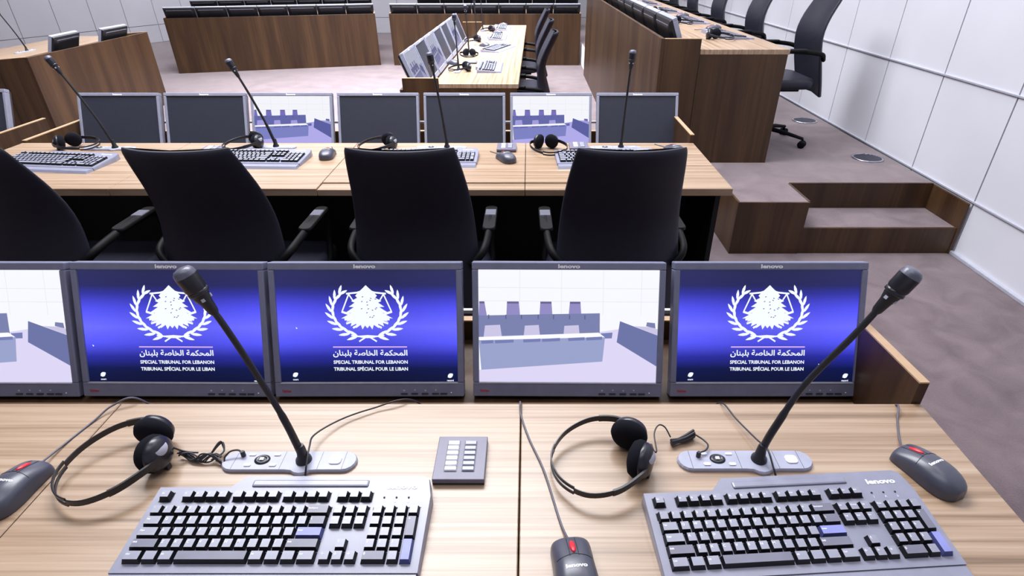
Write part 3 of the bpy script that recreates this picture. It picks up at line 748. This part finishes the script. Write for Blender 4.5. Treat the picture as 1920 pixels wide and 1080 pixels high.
def mouse(loc, rz, lab, world_path, grp='mice on the front desk', z=Z):
    c, s = math.cos(-rz), math.sin(-rz)
    lp = [((x - loc[0]) * c - (y - loc[1]) * s, (x - loc[0]) * s + (y - loc[1]) * c, zz - z) for x, y, zz in world_path]
    o = make_mouse(lp)(); o.location = (loc[0], loc[1], z); o.rotation_euler = (0, 0, rz); return tag(o, lab, 'computer mouse', grp)
zc = 0.7425
mouse((0.068, 0.502, 0), math.radians(6), 'grey mouse with a red scroll stick at the bottom edge, between the two keyboards', [(0.050, 0.600, zc), (0.026, 0.705, zc), (0.0, 0.782, zc), (-0.016, 0.845, zc), (-0.018, 0.883, zc), (-0.018, 0.92, 0.65)])
mouse((0.700, 0.694, 0), math.radians(22), 'grey mouse at the right end of the front desk', [(0.700, 0.785, zc), (0.722, 0.830, zc), (0.745, 0.875, zc), (0.75, 0.92, 0.65)])
mouse((-0.872, 0.655, 0), math.radians(-4), 'grey mouse at the left edge of the front desk', [(-0.866, 0.77, zc), (-0.852, 0.83, zc), (-0.835, 0.865, 0.75), (-0.80, 0.888, 0.7475), (-0.77, 0.92, 0.65)])
mouse_far = Kind(make_mouse([(0.005, 0.1, 0.003), (-0.01, 0.15, 0.003)]))
for loc, rz, lab, g in [((-0.912, 2.52, Z), 0.1, 'silver-looking mouse on the second desk, right of the second keyboard from the left', 'mice on the second desk'),
                        ((-0.10, 2.47, Z), 0.5, 'slanted mouse on the second desk in front of the small keypad', 'mice on the second desk'),
                        ((0.672, 2.58, Z), 0.4, 'mouse on the second desk just above the top of the rightmost chair', 'mice on the second desk'),
                        ((-0.63, 5.03, Z), 0.8, 'pale mouse at the near left edge of the middle desk', 'mice on the middle desk'),
                        ((-0.44, 6.10, Z), 0.8, 'pale mouse by the slanted keyboard of the middle desk', 'mice on the middle desk'),
                        ((-0.36, 7.15, Z), 1.2, 'pale mouse beyond the third keyboard of the middle desk', 'mice on the middle desk'),
                        ((-0.33, 8.0, Z), 1.2, 'pale mouse at the far end of the middle desk', 'mice on the middle desk'),
                        ((1.42, 4.78, 1.0302), PI / 2, 'mouse beside the nearest keyboard of the judges bench', 'mice on the judges bench'),
                        ((1.42, 5.80, 1.0302), PI / 2, 'mouse beside the second keyboard of the judges bench', 'mice on the judges bench')]:
    mouse_far(loc, rz, lab, 'computer mouse', g)

# ------------------------------------------------------------------ microphones
def make_mic(path):
    """path: gooseneck points from the plate, the last one is the tip"""
    t = thing('conference_microphone')
    # plate outline with the round collar
    W2, D2 = 0.121, 0.0225; out = []
    for k in range(9): a = -PI / 2 + PI * k / 8; out.append((W2 - D2 + D2 * math.cos(a), D2 * math.sin(a)))
    out.append((0.05, D2)); out.append((-0.02, D2))
    for k in range(9): a = PI / 2 + PI * k / 8; out.append((-W2 + D2 + D2 * math.cos(a), D2 * math.sin(a)))
    for a in range(-150, -29, 20): out.append((0.026 + 0.0 + 0.0285 * math.cos(math.radians(a)) * 0.9, -0.0005 + 0.0305 * math.sin(math.radians(a))) if abs(math.sin(math.radians(a))) > 0.72 else (0.026 + 0.034 * math.cos(math.radians(a)), -D2))
    b = MB(); b.rings([[(x, y, 0) for x, y in out], [(x, y, 0.004) for x, y in out], [(x * 0.985, y * 0.93, 0.007) for x, y in out]], smooth=False)
    pl = b.build('base_plate', 'plate', t)
    b = MB()
    for x in (-0.098, -0.012, 0.055, 0.098): b.box((x, -0.0205, 0.0069), (x + 0.0007, 0.0205, 0.0072))
    b.build('panel_line', 'darkgrey', pl)
    for x, y, w_, h_ in ((-0.071, 0.0125, 0.012, 0.005), (-0.026, 0.0125, 0.012, 0.005), (-0.071, -0.0115, 0.012, 0.006), (-0.026, -0.0115, 0.012, 0.006)):
        b = MB(); b.prism(rrect(x - w_ / 2, y - h_ / 2, x + w_ / 2, y + h_ / 2, 0.0022), 2, 0.0069, 0.0088); b.build('button', 'button', t)
    b = MB(); b.prism(rrect(0.072, -0.0095, 0.093, 0.0085, 0.006), 2, 0.0069, 0.0092); b.build('button', 'button', t, label='large white talk button')
    b = MB(); b.T = Matrix.Translation((-0.049, 0.001, 0.007)) @ Matrix.Scale(0.8, 4, (0, 1, 0)); b.lathe([(0.014, 0), (0.014, 0.001), (0.009, 0.003), (0.006, 0.001)], 24); b.build('dial', 'gloss', t)
    b = MB(); b.box((-0.053, -0.002, 0.0075), (-0.046, 0.004, 0.0105)); b.build('dial_centre', 'button', t)
    p = [Vector(q) for q in path]; sp = smooth_path(p, 8)
    b = MB(); b.T = Matrix.Translation((path[0][0], path[0][1], 0.004)); b.lathe([(0.0145, 0), (0.0135, 0.008), (0.0095, 0.014), (0.0075, 0.034), (0.006, 0.04)], 20); b.build('collar', 'dark', t)
    tot = 0; acc = [0]
    for a, c in zip(sp[:-1], sp[1:]): tot += (c - a).length; acc.append(tot)
    rad = []
    def rr(s):
        if s < tot * 0.27: return 0.0070 - 0.0006 * s / (tot * 0.27)
        return 0.0056 - 0.0008 * (s / tot)
    neck = [(q, rr(s)) for q, s in zip(sp, acc) if s < tot - 0.072]
    b = MB(); b.tube([q for q, _ in neck], [r for _, r in neck], 10); b.build('gooseneck', 'dark', t)
    e = sp[-1]; d = (sp[-1] - neck[-1][0]).normalized(); st = neck[-1][0]
    R_ = d.to_track_quat('Z', 'Y').to_matrix().to_4x4()
    b = MB(); b.T = Matrix.Translation(st) @ R_; b.lathe([(0.0048, -0.006), (0.0074, 0.0), (0.0092, 0.018), (0.0124, 0.030), (0.0132, 0.034)], 18); b.build('microphone_body', 'dark', t)
    b = MB(); b.T = Matrix.Translation(st + d * 0.033) @ R_; b.lathe([(0.0138, 0), (0.0152, 0.001), (0.0152, 0.006), (0.0138, 0.007)], 20); b.build('light_ring', 'gloss', t)
    b = MB(); b.T = Matrix.Translation(st + d * 0.012) @ R_
    for k in range(4): a = k * PI / 2 + 0.5; b.T = Matrix.Translation(st + d * 0.022) @ R_ @ Matrix.Rotation(a, 4, 'Z'); b.box((0.0088, -0.0024, 0), (0.0122, 0.0024, 0.005))
    b.build('highlight_slot', 'silver', t)
    b = MB(); b.T = Matrix.Translation(st + d * 0.040) @ R_; b.lathe([(0.0142, 0), (0.0156, 0.004), (0.0158, 0.026)], 22); hb = b.build('microphone_head', 'gloss', t)
    b = MB(); b.T = Matrix.Translation(st + d * 0.066) @ R_; b.lathe([(0.0158, 0), (0.0150, 0.006), (0.012, 0.0105), (0.006, 0.0125), (0.0005, 0.013)], 22); b.build('grille', 'mesh_cap', t, label='grey mesh cap')
    return t
def mic(loc, tip_path, lab, grp, z=Z, rz=0.0, cable=None):
    o = make_mic([(x - loc[0], yy - loc[1], zz - z) for x, yy, zz in tip_path]); o.location = (loc[0], loc[1], z); o.rotation_euler = (0, 0, rz)
    if cable:
        b = MB(); b.tube(smooth_path([(x - loc[0], y_ - loc[1], zz - z) for x, y_, zz in cable], 8), 0.0017, 8); b.build('cable', 'cable_dk', o)
    return tag(o, lab, 'microphone', grp)
mic((-0.430, 0.724, 0), [(-0.404, 0.724, 0.746), (-0.4085, 0.724, 0.785), (-0.420, 0.7245, 0.852), (-0.443, 0.725, 0.945), (-0.469, 0.725, 1.038), (-0.486, 0.725, 1.085), (-0.505, 0.725, 1.136)],
    'tall gooseneck microphone leaning left over an emblem screen, front desk', 'gooseneck microphones on the front desk',
    cable=[(-0.392, 0.692, 0.7415), (-0.391, 0.704, 0.757), (-0.396, 0.74, 0.765), (-0.400, 0.778, 0.757), (-0.366, 0.825, 0.75), (-0.313, 0.858, 0.748), (-0.243, 0.890, 0.743), (-0.20, 0.93, 0.65)])
mic((0.388, 0.726, 0), [(0.413, 0.726, 0.746), (0.417, 0.727, 0.785), (0.429, 0.728, 0.833), (0.455, 0.728, 0.92), (0.506, 0.728, 1.016), (0.532, 0.728, 1.071), (0.561, 0.728, 1.129)],
    'tall gooseneck microphone at right on the front desk, leaning right', 'gooseneck microphones on the front desk',
    cable=[(0.432, 0.690, 0.7415), (0.428, 0.70, 0.755), (0.428, 0.735, 0.764), (0.421, 0.765, 0.757), (0.404, 0.825, 0.75), (0.393, 0.872, 0.7475), (0.39, 0.90, 0.72), (0.43, 0.96, 0.65)])
def mic2(x, y, tipx, tipz, lab, grp, z=Z, ty=0.0):
    x0 = x + 0.0; h_ = tipz - z; d_ = tipx - x
    mic((x - 0.026, y + 0.02), [(x, y + 0.02, z + 0.006), (x + 0.04 * d_, y + 0.02, z + 0.1 * h_), (x + 0.22 * d_, y + 0.02 + ty * 0.2, z + 0.33 * h_), (x + 0.62 * d_, y + 0.02 + ty * 0.6, z + 0.7 * h_), (tipx, y + 0.02 + ty, tipz)], lab, grp, z)
GS = 'gooseneck microphones on the second desk'
mic2(-1.946, 2.62, -2.100, 1.155, 'gooseneck microphone leaning left at the left end of the second desk', GS)
mic2(-1.197, 2.64, -1.325, 1.135, 'gooseneck microphone leaning left over the third monitor of the second desk', GS)
mic2(-0.387, 2.63, -0.435, 1.165, 'nearly upright gooseneck microphone in front of the fifth monitor of the second desk', GS)
mic2(0.433, 2.63, 0.452, 1.175, 'upright gooseneck microphone before the rightmost monitor of the second desk', GS)
GMM = 'gooseneck microphones on the middle desk'
def mic90(x, y, z, lab, grp, lean=(0, 0)):
    h_ = 0.40; o = make_mic([(0.026, 0.0, 0.006), (0.026 + lean[0] * 0.05, lean[1] * 0.05, 0.06), (0.026 + lean[0] * 0.4, lean[1] * 0.4, 0.2), (0.026 + lean[0], lean[1], h_)])
    o.location = (x, y, z); o.rotation_euler = (0, 0, PI / 2); tag(o, lab, 'microphone', grp)
for k, y in enumerate((4.75, 5.65, 6.6, 7.5)):
    mic90(-0.56, y, Z, 'gooseneck microphone %s' % ['nearest the camera on the middle desk', 'second from the near end of the middle desk', 'third from the near end of the middle desk', 'at the far end of the middle desk'][k], GMM, (0.06, 0.02))
mic90(-4.75, 5.75, Z, 'gooseneck microphone on the dark wood desk at left, white-tipped against the wall', None, (-0.03, 0.12))

# ------------------------------------------------------------------ keypads
def make_keypad():
    t = thing('keypad'); b = MB(); b.box((-0.045, -0.0505, 0), (0.045, 0.0505, 0.004), 1); b.box((-0.045, -0.0505, 0.004), (0.045, 0.0505, 0.014), 0); b.build('case', ['pad', 'dark'], t, 0.0012)
    for c in (-1, 1):
        cx = 0.0155 * c + 0.000
        b = MB(); b.box((cx - 0.0118, -0.034, 0.0135), (cx + 0.0118, 0.038, 0.0142)); b.build('button_field', 'darkgrey', t)
        for k in range(6):
            y = -0.028 + k * 0.012; b = MB(); b.frustum((cx - 0.0105, y - 0.0048, 0.014), (cx + 0.0105, y + 0.0048, 0.0175), (0.001, 0.001, 0.001, 0.001)); b.build('button', 'button' if c < 0 else 'plate', t)
    return t
keypad = Kind(make_keypad)
keypad((-0.122, 0.725, Z), math.radians(0), 'small square grey keypad with two columns of buttons on the front desk', 'keypad')
keypad((-0.105, 2.64, Z), 0, 'small keypad on the second desk behind the slanted mouse', 'keypad', 'keypads on the second desk')
keypad((-1.475, 2.60, Z), 0, 'small keypad on the second desk just above the second chair', 'keypad', 'keypads on the second desk')
keypad((0.235, 2.66, Z), 0, 'small keypad on the second desk right of the upright headphones', 'keypad', 'keypads on the second desk')
keypad((-0.49, 5.1, Z), PI / 2, 'small keypad beside the nearest keyboard of the middle desk', 'keypad')

# ------------------------------------------------------------------ headphones
def make_headset(cable=True, bundle=1):
    def mk():
        t = thing('headphones')
        cz = 0.034
        # ear cups: (centre, outward direction)
        cups = [((0.012, 0.040, cz + 0.001), (0.42, 0.90, 0.12)), ((0.020, -0.022, cz), (0.86, -0.50, 0.12))]
        for c, d in cups:
            d = Vector(d).normalized(); R_ = Matrix.Translation(c) @ d.to_track_quat('Z', 'Y').to_matrix().to_4x4()
            b = MB(); b.T = R_; b.lathe([(0.002, -0.020), (0.018, -0.0195), (0.029, -0.015), (0.0335, -0.007), (0.0335, 0.0), (0.030, 0.005)], 28); f_ = b.build('ear_pad', 'foam', t)
            b = MB(); b.T = R_; b.lathe([(0.0305, 0.003), (0.0315, 0.006), (0.029, 0.013), (0.021, 0.019), (0.010, 0.0215), (0.0005, 0.022)], 28); sh = b.build('ear_shell', 'gloss', t)
            b = MB(); b.T = R_ @ Matrix.Translation((0, 0.010, 0.0085)) @ Matrix.Rotation(-0.55, 4, 'X'); b.lathe([(0.013, 0), (0.0155, 0.006), (0.013, 0.012), (0.0005, 0.013)], 20); b.build('shell_inset', 'silver', sh)
            b = MB(); b.T = R_; b.box((-0.005, -0.036, 0.004), (0.005, -0.012, 0.016)); b.build('yoke', 'gloss', t, 0.002)
        pts = [(0.020, 0.060, cz), (-0.012, 0.078, cz + 0.002), (-0.060, 0.078, cz - 0.001), (-0.108, 0.050, cz - 0.008), (-0.134, 0.0, cz - 0.014), (-0.122, -0.052, cz - 0.013), (-0.082, -0.087, cz - 0.008), (-0.032, -0.087, cz - 0.002), (0.012, -0.060, cz + 0.001), (0.034, -0.036, cz)]
        sp = smooth_path(pts, 7); N = len(sp)
        def ribbon(b, i0, i1, za, zb, th=0.0026):
            rs = []
            for i in range(i0, i1 + 1):
                p = sp[i]; tg = (sp[min(i + 1, N - 1)] - sp[max(i - 1, 0)]); nn = Vector((-tg.y, tg.x, 0)).normalized() * th / 2
                tl = Vector((0, 0, 1)) 
                rs.append([tuple(p + nn + tl * za), tuple(p - nn + tl * za), tuple(p - nn + tl * zb), tuple(p + nn + tl * zb)])
            b.rings(rs, smooth=False)
        b = MB(); i1, i2 = int(N * 0.40), int(N * 0.62)
        ribbon(b, 0, i1, -0.006, 0.006); ribbon(b, i1, i2, -0.0095, -0.0025); ribbon(b, i1, i2, 0.0025, 0.0095); ribbon(b, i2, N - 1, -0.006, 0.006)
        b.build('headband', 'gloss', t, 0.0007, 1)
        i3 = int(N * 0.76)
        for q0, q1 in ((i3, N - 2), (1, int(N * 0.18))): b = MB(); ribbon(b, q0, q1, -0.0066, 0.0066, 0.0038); b.build('band_slider', 'dark', t)
        if cable:
            rnd = random.Random(bundle)
            b = MB()
            if bundle == 1:   # loose tangle
                b.tube(smooth_path([(0.045, -0.012, 0.03), (0.056, -0.012, 0.018), (0.07, -0.016, 0.012), (0.082, -0.02, 0.010)], 6), 0.0016, 7)
                for q in range(7):
                    ph = rnd.uniform(0, 6.28); a = rnd.uniform(0.004, 0.008)
                    b.tube(smooth_path([(0.050 + 0.072 * s + rnd.uniform(-0.002, 0.002), -0.014 - 0.040 * s + a * math.sin(ph + s * 9), 0.010 + 0.006 * math.cos(ph + s * 7)) for s in [k / 7 for k in range(8)]], 5), 0.0015, 7)
                for q in range(3):
                    b.tube(smooth_path([(0.100, -0.040, 0.010), (0.116 + q * 0.002, -0.022, 0.016 + q * 0.004), (0.124, -0.016 - q * 0.004, 0.015), (0.124, -0.036, 0.010), (0.104, -0.046, 0.008)], 7), 0.0015, 7)
                b.tube(smooth_path([(0.112, -0.048, 0.006), (0.124, -0.058, 0.004), (0.128, -0.052, 0.012), (0.138, -0.048, 0.018), (0.150, -0.050, 0.019), (0.157, -0.055, 0.016)], 6), 0.0016, 7)
                tip = (0.158, -0.056)
            elif bundle == 2:
                b.tube(smooth_path([(0.046, 0.012, 0.035), (0.052, 0.01, 0.020), (0.058, 0.014, 0.016), (0.062, 0.052, 0.020), (0.074, 0.070, 0.024), (0.086, 0.068, 0.020), (0.094, 0.052, 0.010)], 7), 0.0014, 7)
                for q in range(6):
                    a = q * 1.05; o_ = Vector((0, math.cos(a) * 0.0045, math.sin(a) * 0.0045))
                    b.tube([Vector((0.092, 0.040, 0.009)) + o_, Vector((0.107, 0.045, 0.008)) + o_ * 0.55, Vector((0.122, 0.050, 0.009)) + o_ * 1.1, Vector((0.140, 0.060, 0.010)) + o_ * 1.4], 0.0026, 7)
                b.tube(smooth_path([(0.140, 0.058, 0.011), (0.153, 0.044, 0.010), (0.157, 0.028, 0.012), (0.148, 0.014, 0.014), (0.136, 0.009, 0.014)], 7), 0.0016, 7)
                tip = (0.133, 0.006)
            b.build('cable', 'cable_dk', t)
            b = MB(); b.T = Matrix.Translation((tip[0], tip[1], 0.0075)); b.lathe([(0.0042, 0), (0.0042, 0.008), (0.003, 0.011)], 12); b.build('plug', 'cable_dk', t)
        return t
    return mk
hA = make_headset(True, 1)(); hA.location = (-0.684, 0.727, Z); hA.rotation_euler = (0, 0, math.radians(22)); tag(hA, 'black headphones with a tangled cable at left on the front desk', 'headphones', 'headphones on the front desk')
hB = make_headset(True, 2)(); hB.location = (0.173, 0.722, Z); hB.rotation_euler = (0, 0, math.radians(2)); tag(hB, 'black headphones with a neatly bundled cable right of centre on the front desk', 'headphones', 'headphones on the front desk')
hs = Kind(make_headset(False))
for loc, rz, lab, g in [((-2.16, 2.66, Z), 2.6, 'headphones at the left end of the second desk, above the leftmost chair', 'headphones on the second desk'),
                        ((-1.30, 2.66, Z), 0.35, 'headphones on the second desk below the lit third monitor', 'headphones on the second desk'),
                        ((-0.665, 2.64, Z), 0.3, 'headphones on the second desk above the third chair', 'headphones on the second desk'),
                        ((0.085, 2.635, Z), PI / 2, 'headphones with both ear pads upright, on the second desk left of the rightmost chair', 'headphones on the second desk'),
                        ((-0.50, 4.72, Z), 0.2, 'headphones nearest the camera on the middle desk', 'headphones on the middle desk'),
                        ((-0.53, 5.45, Z), 1.4, 'headphones beside the keypad on the middle desk', 'headphones on the middle desk'),
                        ((-0.55, 6.45, Z), 0.4, 'headphones beside the sixth monitor side of the middle desk', 'headphones on the middle desk'),
                        ((-0.45, 7.35, Z), 0.4, 'headphones near the far end of the middle desk', 'headphones on the middle desk'),
                        ((1.27, 4.22, 1.0302), 2.0, 'silvery headphones nearest the camera on the judges bench', 'headphones on the judges bench'),
                        ((1.22, 5.15, 1.0302), 2.2, 'headphones second from the near end of the judges bench', 'headphones on the judges bench'),
                        ((1.22, 6.15, 1.0302), 2.2, 'headphones third from the near end of the judges bench', 'headphones on the judges bench')]:
    hs(loc, rz, lab, 'headphones', g)
def sheet(loc, w_, h_, rz, lab):
    b = MB(); b.box((-w_ / 2, -h_ / 2, 0), (w_ / 2, h_ / 2, 0.0025)); o = b.build('paper_sheet', 'paper'); o.location = loc; o.rotation_euler = (0, 0, rz); tag(o, lab, 'paper')
sheet((-0.79, 4.42, 0.602), 0.2, 0.29, 0.1, 'white sheet of paper below the nearest monitor of the middle desk')

# ------------------------------------------------------------------ chairs (sitter faces +Y)
def make_chair():
    t = thing('office_chair')
    # back: profile (y, z, half width)
    prof = [(-0.318, 0.36, 0.200), (-0.300, 0.43, 0.212), (-0.276, 0.52, 0.218), (-0.250, 0.62, 0.216), (-0.234, 0.70, 0.210), (-0.232, 0.77, 0.204), (-0.258, 0.86, 0.195), (-0.300, 0.94, 0.184), (-0.331, 1.00, 0.174), (-0.342, 1.022, 0.169), (-0.342, 1.030, 0.165)]
    rs = []; n = 15
    for j, (y, z, w_) in enumerate(prof):
        th = 0.034 if j < 8 else (0.030 if j < 9 else (0.026 if j < 10 else 0.012)); r = []
        front = []; back = []
        for k in range(n):
            q = -1 + 2 * k / (n - 1); cv = 0.045 * abs(q) ** 2.2; e = th * (1 - 0.55 * abs(q) ** 6) / 2
            front.append((q * w_, y + cv + e, z)); back.append((q * w_, y + cv - e, z - 0.0))
        rs.append(back + front[::-1])
    b = MB(); b.rings(rs); o = b.build('backrest', 'leather', t)
    s = o.modifiers.new('s', 'SUBSURF'); s.levels = 1; s.render_levels = 1
    # seat cushion
    rs = []
    for z, k_ in ((0.415, 0.93), (0.425, 1.0), (0.46, 1.0), (0.476, 0.96), (0.480, 0.88)):
        rs.append([(x * k_, y * k_ , z - 0.012 * max(0, (y / 0.25)) ** 2) for x, y in rrect(-0.235, -0.22, 0.235, 0.25, 0.07, 6)])
    b = MB(); b.rings(rs); o = b.build('seat', 'leather', t)
    b = MB(); b.box((-0.14, -0.15, 0.385), (0.14, 0.12, 0.415)); b.box((-0.04, -0.26, 0.40), (0.04, -0.10, 0.42)); b.build('mechanism', 'chair_plastic', t, 0.006)
    # armrests
    for sx in (-1, 1):
        pts = [(sx * 0.19, -0.245, 0.60), (sx * 0.230, -0.21, 0.638), (sx * 0.242, -0.12, 0.655), (sx * 0.244, 0.02, 0.662), (sx * 0.242, 0.11, 0.652), (sx * 0.240, 0.145, 0.62), (sx * 0.236, 0.13, 0.52), (sx * 0.232, 0.08, 0.43), (sx * 0.13, 0.05, 0.405)]
        b = MB(); b.tube(smooth_path(pts, 5), 0.012, 8, flat=1.3); a = b.build('armrest', 'chair_plastic', t)
        b = MB(); b.rings([[(sx * 0.243 + x, y, z) for x, y in rrect(-0.024, -0.10, 0.024, 0.12, 0.02)] for z in (0.664, 0.672)] + [[(sx * 0.243 + x * 0.9, y * 0.97, 0.675) for x, y in rrect(-0.024, -0.10, 0.024, 0.12, 0.02)]]); b.build('arm_pad', 'arm_pad', a)
        b = MB(); b.frustum((sx * 0.243 - 0.021, 0.02, 0.6745), (sx * 0.243 + 0.021, 0.075, 0.678), (0.002, 0.002, 0.002, 0.002)); b.build('arm_highlight', 'arm_highlight', a)  # small grey piece standing in for the glossy highlight on the pad
    b = MB(); b.lathe([(0.05, 0.085), (0.035, 0.12), (0.026, 0.13), (0.026, 0.30), (0.018, 0.30), (0.018, 0.395)], 18); b.build('gas_column', 'chair_plastic', t)
    for k in range(5):
        a = 2 * PI * k / 5 + 0.3; c, s_ = math.cos(a), math.sin(a)
        b = MB(); b.tube([(c * 0.03, s_ * 0.03, 0.105), (c * 0.17, s_ * 0.17, 0.09), (c * 0.30, s_ * 0.30, 0.066)], [0.022, 0.018, 0.013], 8, flat=0.8); lg = b.build('base_leg', 'chair_plastic', t)
        b = MB()
        for q in (-1, 1):
            b.T = Matrix.Translation((c * 0.30, s_ * 0.30, 0.027)) @ Matrix.Rotation(a, 4, 'Z') @ Matrix.Translation((0, q * 0.014, 0)) @ Matrix.Rotation(PI / 2, 4, 'X')
            b.lathe([(0.012, -0.009), (0.0265, -0.008), (0.0265, 0.008), (0.012, 0.009)], 16)
        b.T = Matrix.Identity(4); b.tube([(c * 0.30, s_ * 0.30, 0.03), (c * 0.30, s_ * 0.30, 0.066)], 0.007, 8)
        b.build('caster', 'chair_plastic', lg)
    return t
chair = Kind(make_chair)
GC = 'office chairs between the first and second desks'
for x, y, rz, lab in ((-1.735, 1.985, -0.03, 'leftmost of the four black chairs backing onto the front desk, cut by the photo edge'),
                      (-1.058, 1.985, -0.02, 'second from left of the four black chairs seen from behind'),
                      (-0.390, 1.985, 0.0, 'third from left of the four black chairs seen from behind, centre of the photo'),
                      (0.305, 1.985, 0.02, 'rightmost of the four black chairs seen from behind')):
    chair((x, y, 0), rz, lab, 'chair', GC)
for y, lab in ((4.72, 'black office chair nearest the camera at the middle desk'), (5.62, 'second black office chair along the middle desk'), (6.75, 'farthest black office chair along the middle desk')):
    chair((-0.125, y, 0), PI / 2, lab, 'chair', 'office chairs at the middle desk')
for k, y in enumerate((4.25, 5.35, 6.45, 7.5, 8.5)):
    chair((1.73, y, PZ), PI / 2 + (0.0 if k else 0.0), 'black high-backed chair behind the judges bench, %s' % ['nearest the camera', 'second from the near end', 'third from the near end', 'fourth from the near end', 'farthest one'][k], 'chair', 'chairs behind the judges bench')
